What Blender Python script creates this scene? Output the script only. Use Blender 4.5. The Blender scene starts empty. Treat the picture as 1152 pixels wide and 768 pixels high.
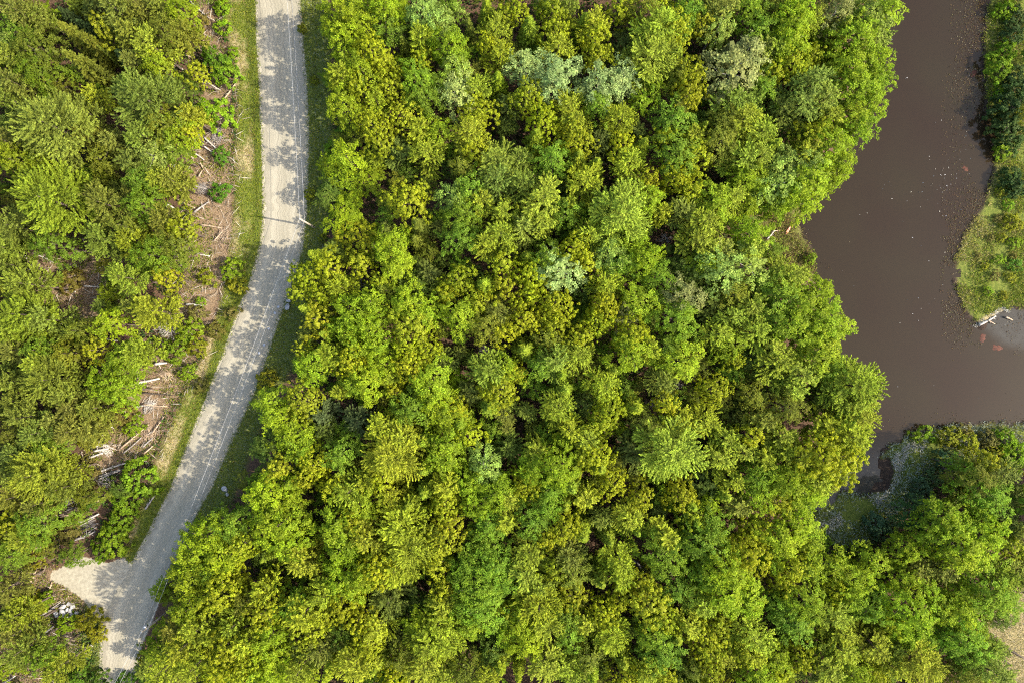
import bpy, math, random
import numpy as np
from mathutils import Vector

random.seed(7)
rng = np.random.default_rng(11)
scene = bpy.context.scene
C = scene.collection
H = 120.0            # the drone hovers 120 m above the ground
F = 768.0            # focal length in the 1152 px wide photograph's pixels
DOWN = -1.0          # z of the pond surface

def P(px, py, z=0.0):
    return np.array([(px - 576.0) / F * (H - z), -(py - 384.0) / F * (H - z), z])

def PP(lst, z=0.0):
    return np.array([P(a, b, z)[:2] for a, b in lst])

def W2P(x, y, z):
    return 576 + x / (H - z) * F, 384 - y / (H - z) * F

# ------------------------------------------------------------------ materials
def nt(name):
    m = bpy.data.materials.new(name)
    m.use_nodes = True
    t = m.node_tree
    t.nodes.clear()
    return m, t

def N(t, kind, **kw):
    n = t.nodes.new(kind)
    for k, v in kw.items():
        if k.startswith('i_'):
            n.inputs[k[2:].replace('_', ' ')].default_value = v
        else:
            setattr(n, k, v)
    return n

def ramp(t, pts):
    r = t.nodes.new('ShaderNodeValToRGB')
    e = r.color_ramp.elements
    while len(e) < len(pts):
        e.new(0.5)
    for q, (pos, col) in zip(e, pts):
        q.position = pos
        q.color = (*col, 1) if len(col) == 3 else col
    return r

def mixc(t, fac, a, b, blend='MIX'):
    n = t.nodes.new('ShaderNodeMix')
    n.data_type = 'RGBA'
    n.blend_type = blend
    for k, v in ((0, fac), (6, a), (7, b)):
        if isinstance(v, bpy.types.NodeSocket):
            t.links.new(v, n.inputs[k])
        elif k == 0:
            n.inputs[0].default_value = v
        else:
            n.inputs[k].default_value = (*v, 1)
    return n.outputs[2]

def mathn(t, op, a, b=0.0, c=None, clamp=False):
    n = t.nodes.new('ShaderNodeMath')
    n.operation = op
    n.use_clamp = clamp
    for k, v in enumerate((a, b) if c is None else (a, b, c)):
        if isinstance(v, bpy.types.NodeSocket):
            t.links.new(v, n.inputs[k])
        else:
            n.inputs[k].default_value = v
    return n.outputs[0]

def noise(t, scale, detail=4.0, rough=0.55, vec=None, out=0):
    n = t.nodes.new('ShaderNodeTexNoise')
    n.inputs['Scale'].default_value = scale
    n.inputs['Detail'].default_value = detail
    n.inputs['Roughness'].default_value = rough
    if vec is None:
        vec = t.nodes.new('ShaderNodeNewGeometry').outputs['Position']
    t.links.new(vec, n.inputs['Vector'])
    return n.outputs[out]

def attr(t, name, kind='GEOMETRY'):
    a = t.nodes.new('ShaderNodeAttribute')
    a.attribute_type = kind
    a.attribute_name = name
    return a

def leaf_material(name, translucency=0.35, gloss=0.045, rough=0.45):
    """Leaf colour = the tree's own colour x each leaf's own variation; light passes through the blade."""
    m, t = nt(name)
    oi = N(t, 'ShaderNodeObjectInfo')
    tint = attr(t, 'tint').outputs['Fac']
    hue = attr(t, 'hue').outputs['Fac']
    c = mixc(t, 1.0, oi.outputs['Color'], (1, 1, 1), 'MULTIPLY')
    n = N(t, 'ShaderNodeHueSaturation')
    t.links.new(c, n.inputs['Color'])
    t.links.new(hue, n.inputs['Hue'])
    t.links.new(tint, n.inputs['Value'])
    col = n.outputs['Color']
    d = N(t, 'ShaderNodeBsdfDiffuse')
    tr = N(t, 'ShaderNodeBsdfTranslucent')
    g = N(t, 'ShaderNodeBsdfGlossy')
    g.inputs['Roughness'].default_value = rough
    g.inputs['Color'].default_value = (0.9, 0.95, 0.85, 1)
    t.links.new(col, d.inputs['Color'])
    t.links.new(mixc(t, 1.0, col, (1.2, 1.2, 0.6), 'MULTIPLY'), tr.inputs['Color'])
    a = N(t, 'ShaderNodeMixShader')
    a.inputs[0].default_value = translucency
    t.links.new(d.outputs[0], a.inputs[1])
    t.links.new(tr.outputs[0], a.inputs[2])
    b = N(t, 'ShaderNodeMixShader')
    b.inputs[0].default_value = gloss
    t.links.new(a.outputs[0], b.inputs[1])
    t.links.new(g.outputs[0], b.inputs[2])
    o = N(t, 'ShaderNodeOutputMaterial')
    t.links.new(b.outputs[0], o.inputs[0])
    return m

def simple_material(name, c1, c2, scale=3.0, rough=0.8, bump=0.0, c3=None, stretch=None):
    m, t = nt(name)
    tc = N(t, 'ShaderNodeTexCoord')
    v = tc.outputs['Object']
    if stretch:
        mp = N(t, 'ShaderNodeMapping')
        mp.inputs['Scale'].default_value = stretch
        t.links.new(v, mp.inputs['Vector'])
        v = mp.outputs[0]
    f = noise(t, scale, 5, 0.6, v)
    pts = [(0.35, c1), (0.65, c2)]
    if c3:
        pts.append((0.8, c3))
    r = ramp(t, pts)
    t.links.new(f, r.inputs[0])
    b = N(t, 'ShaderNodeBsdfPrincipled')
    t.links.new(r.outputs[0], b.inputs['Base Color'])
    b.inputs['Roughness'].default_value = rough
    b.inputs['Specular IOR Level'].default_value = 0.25
    if bump:
        bp = N(t, 'ShaderNodeBump')
        bp.inputs['Strength'].default_value = bump
        bp.inputs['Distance'].default_value = 0.05
        t.links.new(f, bp.inputs['Height'])
        t.links.new(bp.outputs[0], b.inputs['Normal'])
    o = N(t, 'ShaderNodeOutputMaterial')
    t.links.new(b.outputs[0], o.inputs[0])
    return m

M = {}
M['leaf'] = leaf_material('broadleaf foliage', 0.42, 0.007, 0.6)
M['needle'] = leaf_material('conifer needles', 0.3, 0.007, 0.6)
M['bark'] = simple_material('brown bark', (0.05, 0.035, 0.025), (0.12, 0.09, 0.07), 6, 0.9, 0.4, stretch=(1, 1, 0.25))
M['pale_bark'] = simple_material('pale bark', (0.22, 0.2, 0.17), (0.42, 0.4, 0.36), 5, 0.85, 0.3, (0.08, 0.07, 0.06))
M['grey_wood'] = simple_material('weathered grey wood', (0.13, 0.115, 0.1), (0.3, 0.27, 0.24), 4, 0.85, 0.3)
M['white_wood'] = simple_material('sun bleached wood', (0.27, 0.24, 0.2), (0.48, 0.44, 0.38), 4, 0.8, 0.2)
M['dark_wood_and_shadow'] = simple_material('dark wood and trunk shadow', (0.03, 0.022, 0.016), (0.08, 0.06, 0.045), 4, 0.85, 0.3)  # also colours the logs laid where trunk shadows fall
M['tan_wood'] = simple_material('tan peeled wood', (0.2, 0.14, 0.09), (0.4, 0.3, 0.2), 4, 0.85, 0.2)
M['pink_wood'] = simple_material('salmon pink wood', (0.5, 0.16, 0.1), (0.62, 0.26, 0.18), 3, 0.6, 0.1)
M['rock'] = simple_material('pale granite', (0.2, 0.195, 0.185), (0.38, 0.37, 0.36), 3, 0.85, 0.4, (0.46, 0.45, 0.44))
M['pole'] = simple_material('weathered pole timber', (0.24, 0.2, 0.145), (0.38, 0.33, 0.25), 5, 0.85, 0.2, stretch=(1, 1, 0.1))
M['wire'] = simple_material('aluminium conductor', (0.2, 0.2, 0.2), (0.3, 0.3, 0.29), 1, 0.5)
M['ceramic'] = simple_material('grey ceramic', (0.3, 0.32, 0.33), (0.4, 0.41, 0.42), 2, 0.3)
M['steel'] = simple_material('galvanised steel', (0.28, 0.29, 0.3), (0.4, 0.4, 0.41), 4, 0.5)
M['algae'] = simple_material('rust orange algae', (0.03, 0.013, 0.008), (0.09, 0.026, 0.012), 3, 0.8, 0.2)

# ------------------------------------------------------------------ mesh helpers
class MB:
    """Collects verts and faces and links them as ONE mesh object."""
    def __init__(s):
        s.v, s.f = [], []

    def add(s, v, f):
        o = len(s.v)
        s.v.extend(v)
        s.f.extend([tuple(i + o for i in q) for q in f])

    def tube(s, pts, rad, n=7, cap=True):
        pts = [Vector(p) for p in pts]
        v, f = [], []
        up = None
        for i, p in enumerate(pts):
            d = (pts[min(i + 1, len(pts) - 1)] - pts[max(i - 1, 0)]).normalized()
            if up is None:
                up = Vector((0, 0, 1)) if abs(d.z) < 0.9 else Vector((1, 0, 0))
            a = d.cross(up).normalized()
            b = a.cross(d).normalized()
            r = rad[i]
            for k in range(n):
                w = 2 * math.pi * k / n
                v.append(tuple(p + a * (r * math.cos(w)) + b * (r * math.sin(w))))
        for i in range(len(pts) - 1):
            for k in range(n):
                k2 = (k + 1) % n
                f.append((i * n + k, i * n + k2, (i + 1) * n + k2, (i + 1) * n + k))
        if cap:
            f.append(tuple(range(n))[::-1])
            f.append(tuple((len(pts) - 1) * n + k for k in range(n)))
        s.add(v, f)

    def mesh(s, name, mat, smooth=True):
        me = bpy.data.meshes.new(name)
        me.from_pydata(s.v, [], s.f)
        me.materials.append(mat)
        if smooth:
            me.polygons.foreach_set('use_smooth', [True] * len(me.polygons))
        me.update()
        return me

    def build(s, name, mat, parent=None, loc=None, smooth=True):
        o = bpy.data.objects.new(name, s.mesh(name, mat, smooth))
        C.objects.link(o)
        o.parent = parent
        if loc is not None:
            o.location = loc
        return o

def empty(name, loc=(0, 0, 0)):
    o = bpy.data.objects.new(name, None)
    o.empty_display_size = 0.5
    C.objects.link(o)
    o.location = loc
    return o

def tag(o, label=None, cat=None, group=None, kind=None):
    if label:
        o['label'] = label
    if cat:
        o['category'] = cat
    if group:
        o['group'] = group
    if kind:
        o['kind'] = kind
    return o

def quads_mesh(name, verts, mat, tint=None, hue=None, nv=4):
    """verts: (n, nv, 3) array, one face each."""
    n = len(verts)
    me = bpy.data.meshes.new(name)
    me.vertices.add(n * nv)
    me.loops.add(n * nv)
    me.polygons.add(n)
    me.vertices.foreach_set('co', np.ascontiguousarray(verts, dtype=np.float32).ravel())
    me.loops.foreach_set('vertex_index', np.arange(n * nv, dtype=np.int32))
    me.polygons.foreach_set('loop_start', np.arange(0, n * nv, nv, dtype=np.int32))
    me.polygons.foreach_set('loop_total', np.full(n, nv, dtype=np.int32))
    for nm, arr in (('tint', tint), ('hue', hue)):
        if arr is not None:
            a = me.attributes.new(nm, 'FLOAT', 'FACE')
            a.data.foreach_set('value', np.ascontiguousarray(arr, dtype=np.float32))
    me.materials.append(mat)
    me.update(calc_edges=True)
    me.validate()
    return me

def unit(a):
    return a / np.maximum(np.linalg.norm(a, axis=-1, keepdims=True), 1e-9)

def leaf_quads(c, nrm, axis, L, Wd, fold=0.15):
    """Diamond shaped blades: c centre, nrm normal, axis long direction."""
    nrm = unit(nrm)
    axis = unit(axis - nrm * (axis * nrm).sum(-1, keepdims=True))
    side = np.cross(nrm, axis)
    L = np.asarray(L).reshape(-1, 1)
    Wd = np.asarray(Wd).reshape(-1, 1)
    a = c - axis * L * 0.5
    b = c + side * Wd * 0.5 + nrm * Wd * fold - axis * L * 0.05
    d = c + axis * L * 0.5
    e = c - side * Wd * 0.5 + nrm * Wd * fold - axis * L * 0.05
    return np.stack([a, b, d, e], 1)

def rand_dir(n, r):
    return unit(r.normal(size=(n, 3)))

# ------------------------------------------------------------------ crown shapes (canonical trees)
def wobble(th, r, k=(2, 3, 5, 7), amp=(0.22, 0.18, 0.16, 0.13)):
    out = np.ones_like(th)
    for a, q in zip(amp, k):
        out = out + a * np.sin(q * th + r.uniform(0, 6.28))
    return out

def dome_points(n, R, z0, z1, r, zmin=0.0):
    """Points spread over an uneven dome whose rim is at z0 and top at z1."""
    i = np.arange(n) + 0.5
    u = 1 - i / n * (1 - zmin)                 # cos of the polar angle
    u = np.clip(u + r.normal(0, 0.5 / n ** 0.5, n), zmin, 1)
    th = i * 2.399963 + r.normal(0, 0.25, n)
    s = np.sqrt(np.maximum(1 - u * u, 0))
    w = wobble(th, r)
    x = np.cos(th) * s ** 0.9 * R * w
    y = np.sin(th) * s ** 0.9 * R * w
    z = z0 + (z1 - z0) * u * (1 + 0.10 * np.sin(3 * th + r.uniform(0, 6)))
    out = unit(np.stack([x / R, y / R, 0.35 + (z - z0) / (z1 - z0)], 1))
    return np.stack([x, y, z], 1), out

def with_core(q, tint, hue, R, h, r):
    """larger inner leaves, so that a crown throws a solid shadow with a ragged rim"""
    n = int(26 * R * R)
    c, out = dome_points(n, R * 0.7, h * 0.58, h * 0.92, r, -0.1)
    c = c + r.normal(0, 0.2, c.shape)
    L = r.uniform(0.4, 0.65, n)
    k = leaf_quads(c, unit(out + rand_dir(n, r) * 0.5), rand_dir(n, r), L, L * 0.8)
    return np.concatenate([q, k]), np.concatenate([tint, r.uniform(0.7, 1.1, n)]), np.concatenate([hue, np.full(n, 0.5)])

def crown_oak(R, h, seed):
    r = np.random.default_rng(seed)
    n = int(23 * R * R)
    c, out = dome_points(n, R * 0.95, h * 0.64, h, r, -0.3)
    keep = r.random(n) > 0.14
    c, out = c[keep], out[keep]
    n = len(c)
    rl = r.uniform(0.15, 0.36, n) * (0.85 + 0.06 * R)
    push = r.normal(0.05, 0.38, n)
    c = c + out * push[:, None]
    k = 32
    d = rand_dir(n * k, r) * np.array([1, 1, 0.8])
    cc = np.repeat(c, k, 0) + d * np.repeat(rl, k)[:, None] * r.uniform(0.55, 1.0, (n * k, 1))
    oo = np.repeat(out, k, 0)
    nrm = unit(d * 0.8 + oo * 0.5 + rand_dir(n * k, r) * 0.5 + np.array([0, 0, 0.3]))
    L = r.uniform(0.15, 0.26, n * k)
    q = leaf_quads(cc, nrm, rand_dir(n * k, r), L, L * 0.8)
    tint = np.repeat(r.uniform(0.7, 1.28, n), k) * r.uniform(0.8, 1.2, n * k)
    hue = 0.5 + np.repeat(r.normal(0, 0.004, n), k) + r.normal(0, 0.004, n * k)
    return with_core(q, tint, hue, R, h, r)

def crown_maple(R, h, seed, leaf=0.3, dens=1.0, pale=0.0):
    r = np.random.default_rng(seed)
    n = int(15 * R * R * dens)
    c, out = dome_points(n, R * 0.98, h * 0.62, h, r, -0.35)
    keep = r.random(n) > 0.1
    c, out = c[keep], out[keep]
    n = len(c)
    c = c + out * r.normal(0, 0.35, n)[:, None]
    k = 36
    # each spray: a flattish fan of leaves that points outwards and hangs a little
    fwd = unit(out * np.array([1, 1, 0.35]) + rand_dir(n, r) * 0.35)
    sn = unit(np.array([0, 0, 1.0]) + out * 0.55 + rand_dir(n, r) * 0.25)
    side = unit(np.cross(sn, fwd))
    fwd = np.cross(side, sn)
    a = r.uniform(-0.62, 0.62, (n, k)) * r.uniform(0.6, 1.1, (n, 1))
    b = r.normal(0, 0.19, (n, k)) * (1.0 - np.abs(a) * 0.35)
    zz = r.normal(0, 0.11, (n, k)) - 0.16 * a * a
    cc = (c[:, None, :] + fwd[:, None, :] * a[..., None] + side[:, None, :] * b[..., None] + sn[:, None, :] * zz[..., None]).reshape(-1, 3)
    m = n * k
    nrm = unit(np.repeat(sn, k, 0) + rand_dir(m, r) * 0.55)
    ax = unit(np.repeat(fwd, k, 0) + rand_dir(m, r) * 0.7)
    L = r.uniform(0.7, 1.25, m) * leaf
    q = leaf_quads(cc, nrm, ax, L, L * 0.72)
    tint = np.repeat(r.uniform(0.7, 1.26, n), k) * r.uniform(0.78, 1.22, m)
    if pale:
        tint = np.where(r.random(m) < pale, tint * 1.6, tint)
    hue = 0.5 + np.repeat(r.normal(0, 0.005, n), k) + r.normal(0, 0.005, m)
    return with_core(q, tint, hue, R, h, r)

def crown_pine(R, h, seed):
    """Whorls of long limbs; every limb carries side plumes of needle tufts, so that the crown reads as a star from above."""
    r = np.random.default_rng(seed)
    Q, T, U = [], [], []
    z = h * 0.42
    lay = []
    while z < h - 0.15:
        lay.append(z)
        z += (0.8 + 0.07 * R) * r.uniform(0.8, 1.2)
    for li, z in enumerate(lay):
        t = (z - h * 0.42) / (h * 0.58)
        reach = R * min(1.0, 0.75 + 0.8 * t) * (1 - t) ** 0.6 * 1.12 + 0.2
        nb = int(r.integers(5, 7)) + (1 if R > 4 else 0)
        a0 = r.uniform(0, 6.28)
        for bidx in range(nb):
            if r.random() < 0.07:
                continue
            az = a0 + bidx * 6.283 / nb + r.normal(0, 0.2)
            ln = reach * r.uniform(0.6, 1.34)
            rise = 0.08 + 0.5 * t + r.normal(0, 0.08)
            org = np.array([0, 0, z])
            d0 = np.array([math.cos(az), math.sin(az), rise])
            plumes = [(org + d0 * ln * 0.25, d0, ln * 0.75)]
            ns = max(2, int(ln * 1.7))
            for s in range(ns):
                f = 0.28 + 0.62 * (s + r.uniform(0.2, 0.8)) / ns
                az2 = az + (1 if s % 2 else -1) * r.uniform(0.5, 0.85)
                d2 = np.array([math.cos(az2), math.sin(az2), rise + r.uniform(0.05, 0.3)])
                plumes.append((org + d0 * ln * f, d2, ln * (1.0 - f) * r.uniform(0.6, 0.95) + r.uniform(0.3, 0.5)))
            bt = r.uniform(0.75, 1.25)
            for o, d, l in plumes:
                m = max(8, int(l * 30))
                f = r.uniform(0.0, 1.0, m) ** 0.85
                du = unit(d)
                th = 0.05 + 0.10 * (1 - f)
                pos = o + d * (l * f)[:, None] + np.array([0, 0, 1.0]) * (0.16 * l * f * f)[:, None] + r.normal(0, 1, (m, 3)) * th[:, None]
                ax = unit(du[None] * 1.0 + rand_dir(m, r) * 0.55 + np.array([0, 0, 0.3]))
                nn = unit(rand_dir(m, r) * 0.6 + np.array([0, 0, 1.0]))
                L = r.uniform(0.26, 0.42, m)
                Q.append(leaf_quads(pos, nn, ax, L, L * 0.4, 0.1))
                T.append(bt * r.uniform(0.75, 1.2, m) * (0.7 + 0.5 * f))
                U.append(0.5 + r.normal(0, 0.004, m))
    return np.concatenate(Q), np.concatenate(T), np.concatenate(U)

def crown_spruce(R, h, seed):
    r = np.random.default_rng(seed)
    Q, T, U = [], [], []
    n = int(150 + 30 * R)
    for i in range(n):
        t = (i / n) ** 1.15
        z = h * (0.12 + 0.88 * t)
        reach = R * (1 - t) ** 0.85 * r.uniform(0.7, 1.12) + 0.12
        az = i * 2.399963 + r.normal(0, 0.3)
        d = np.array([math.cos(az), math.sin(az), -0.25 + 0.9 * t * t])
        m = max(5, int(reach * 13))
        f = r.uniform(0.2, 1, m)
        side = np.array([-math.sin(az), math.cos(az), 0])
        pos = np.array([0, 0, z]) + d * (reach * f)[:, None] + side * (r.normal(0, 0.17, m) * (1.15 - f) * reach ** 0.5)[:, None] + r.normal(0, 0.05, (m, 3))
        ax = unit(d[None] + side * r.normal(0, 0.8, (m, 1)) + rand_dir(m, r) * 0.3)
        nn = unit(rand_dir(m, r) * 0.5 + np.array([0, 0, 1.0]))
        L = r.uniform(0.24, 0.42, m)
        Q.append(leaf_quads(pos, nn, ax, L, L * 0.45, 0.1))
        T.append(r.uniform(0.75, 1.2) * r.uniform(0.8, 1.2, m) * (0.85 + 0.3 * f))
        U.append(0.5 + r.normal(0, 0.004) + r.normal(0, 0.004, m))
    return np.concatenate(Q), np.concatenate(T), np.concatenate(U)

def crown_shrub(R, h, seed, leaf=0.2):
    r = np.random.default_rng(seed)
    n = int(24 * R * R)
    c, out = dome_points(n, R * 0.92, h * 0.2, h, r, -0.1)
    c = c + out * r.normal(0, 0.13, n)[:, None]
    k = 26
    m = n * k
    d = rand_dir(m, r)
    cc = np.repeat(c, k, 0) + d * r.uniform(0.05, 0.3, (m, 1))
    cc[:, 2] = np.maximum(cc[:, 2], 0.05)
    nrm = unit(np.repeat(out, k, 0) * 0.5 + rand_dir(m, r) * 0.6 + np.array([0, 0, 0.7]))
    L = r.uniform(0.7, 1.3, m) * leaf
    q = leaf_quads(cc, nrm, rand_dir(m, r), L, L * 0.8)
    tint = np.repeat(r.uniform(0.75, 1.2, n), k) * r.uniform(0.78, 1.22, m)
    hue = 0.5 + np.repeat(r.normal(0, 0.006, n), k) + r.normal(0, 0.005, m)
    return q, tint, hue

def trunk_mesh(h, rad, seed, limbs, mat, R, lo=0.4, hi=0.85, bare=False):
    r = random.Random(seed)
    mb = MB()
    lean = (r.uniform(-0.25, 0.25), r.uniform(-0.25, 0.25))
    pts = [(0, 0, -0.4)] + [(lean[0] * t * t * 0.6, lean[1] * t * t * 0.6, h * t * 0.95) for t in (0.05, 0.25, 0.5, 0.75, 1.0)]
    mb.tube(pts, [rad * 1.5, rad * 1.15, rad * 0.9, rad * 0.7, rad * 0.42, rad * 0.1], 8)
    for i in range(limbs):
        t = lo + (hi - lo) * (i + r.random() * 0.6) / limbs
        az = i * 2.4 + r.uniform(-0.4, 0.4)
        ln = R * r.uniform(0.55, 0.95) * (1.15 - t * 0.6 if bare else 0.85)
        z = h * t
        rise = r.uniform(0.15, 0.55) if not bare else r.uniform(-0.1, 0.4)
        p0 = (lean[0] * t * t * 0.6, lean[1] * t * t * 0.6, z)
        dx, dy = math.cos(az) * ln, math.sin(az) * ln
        p1 = (p0[0] + dx * 0.5, p0[1] + dy * 0.5, z + ln * rise * 0.35)
        p2 = (p0[0] + dx, p0[1] + dy, z + ln * rise)
        b = rad * 0.42 * (1.1 - t)
        mb.tube([p0, p1, p2], [b + 0.02, b * 0.6 + 0.012, 0.012], 5)
        if bare:
            for s in range(5):
                f = 0.35 + 0.13 * s
                q = [p0[j] + (p2[j] - p0[j]) * f for j in range(3)]
                a2 = az + (0.7 if s % 2 else -0.7) + r.uniform(-0.3, 0.3)
                l2 = ln * (1 - f) * 0.8 + 0.2
                mb.tube([q, (q[0] + math.cos(a2) * l2, q[1] + math.sin(a2) * l2, q[2] + l2 * r.uniform(-0.1, 0.4))], [b * 0.35 + 0.012, 0.008], 4)
    return mb.mesh('trunk', mat)
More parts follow.
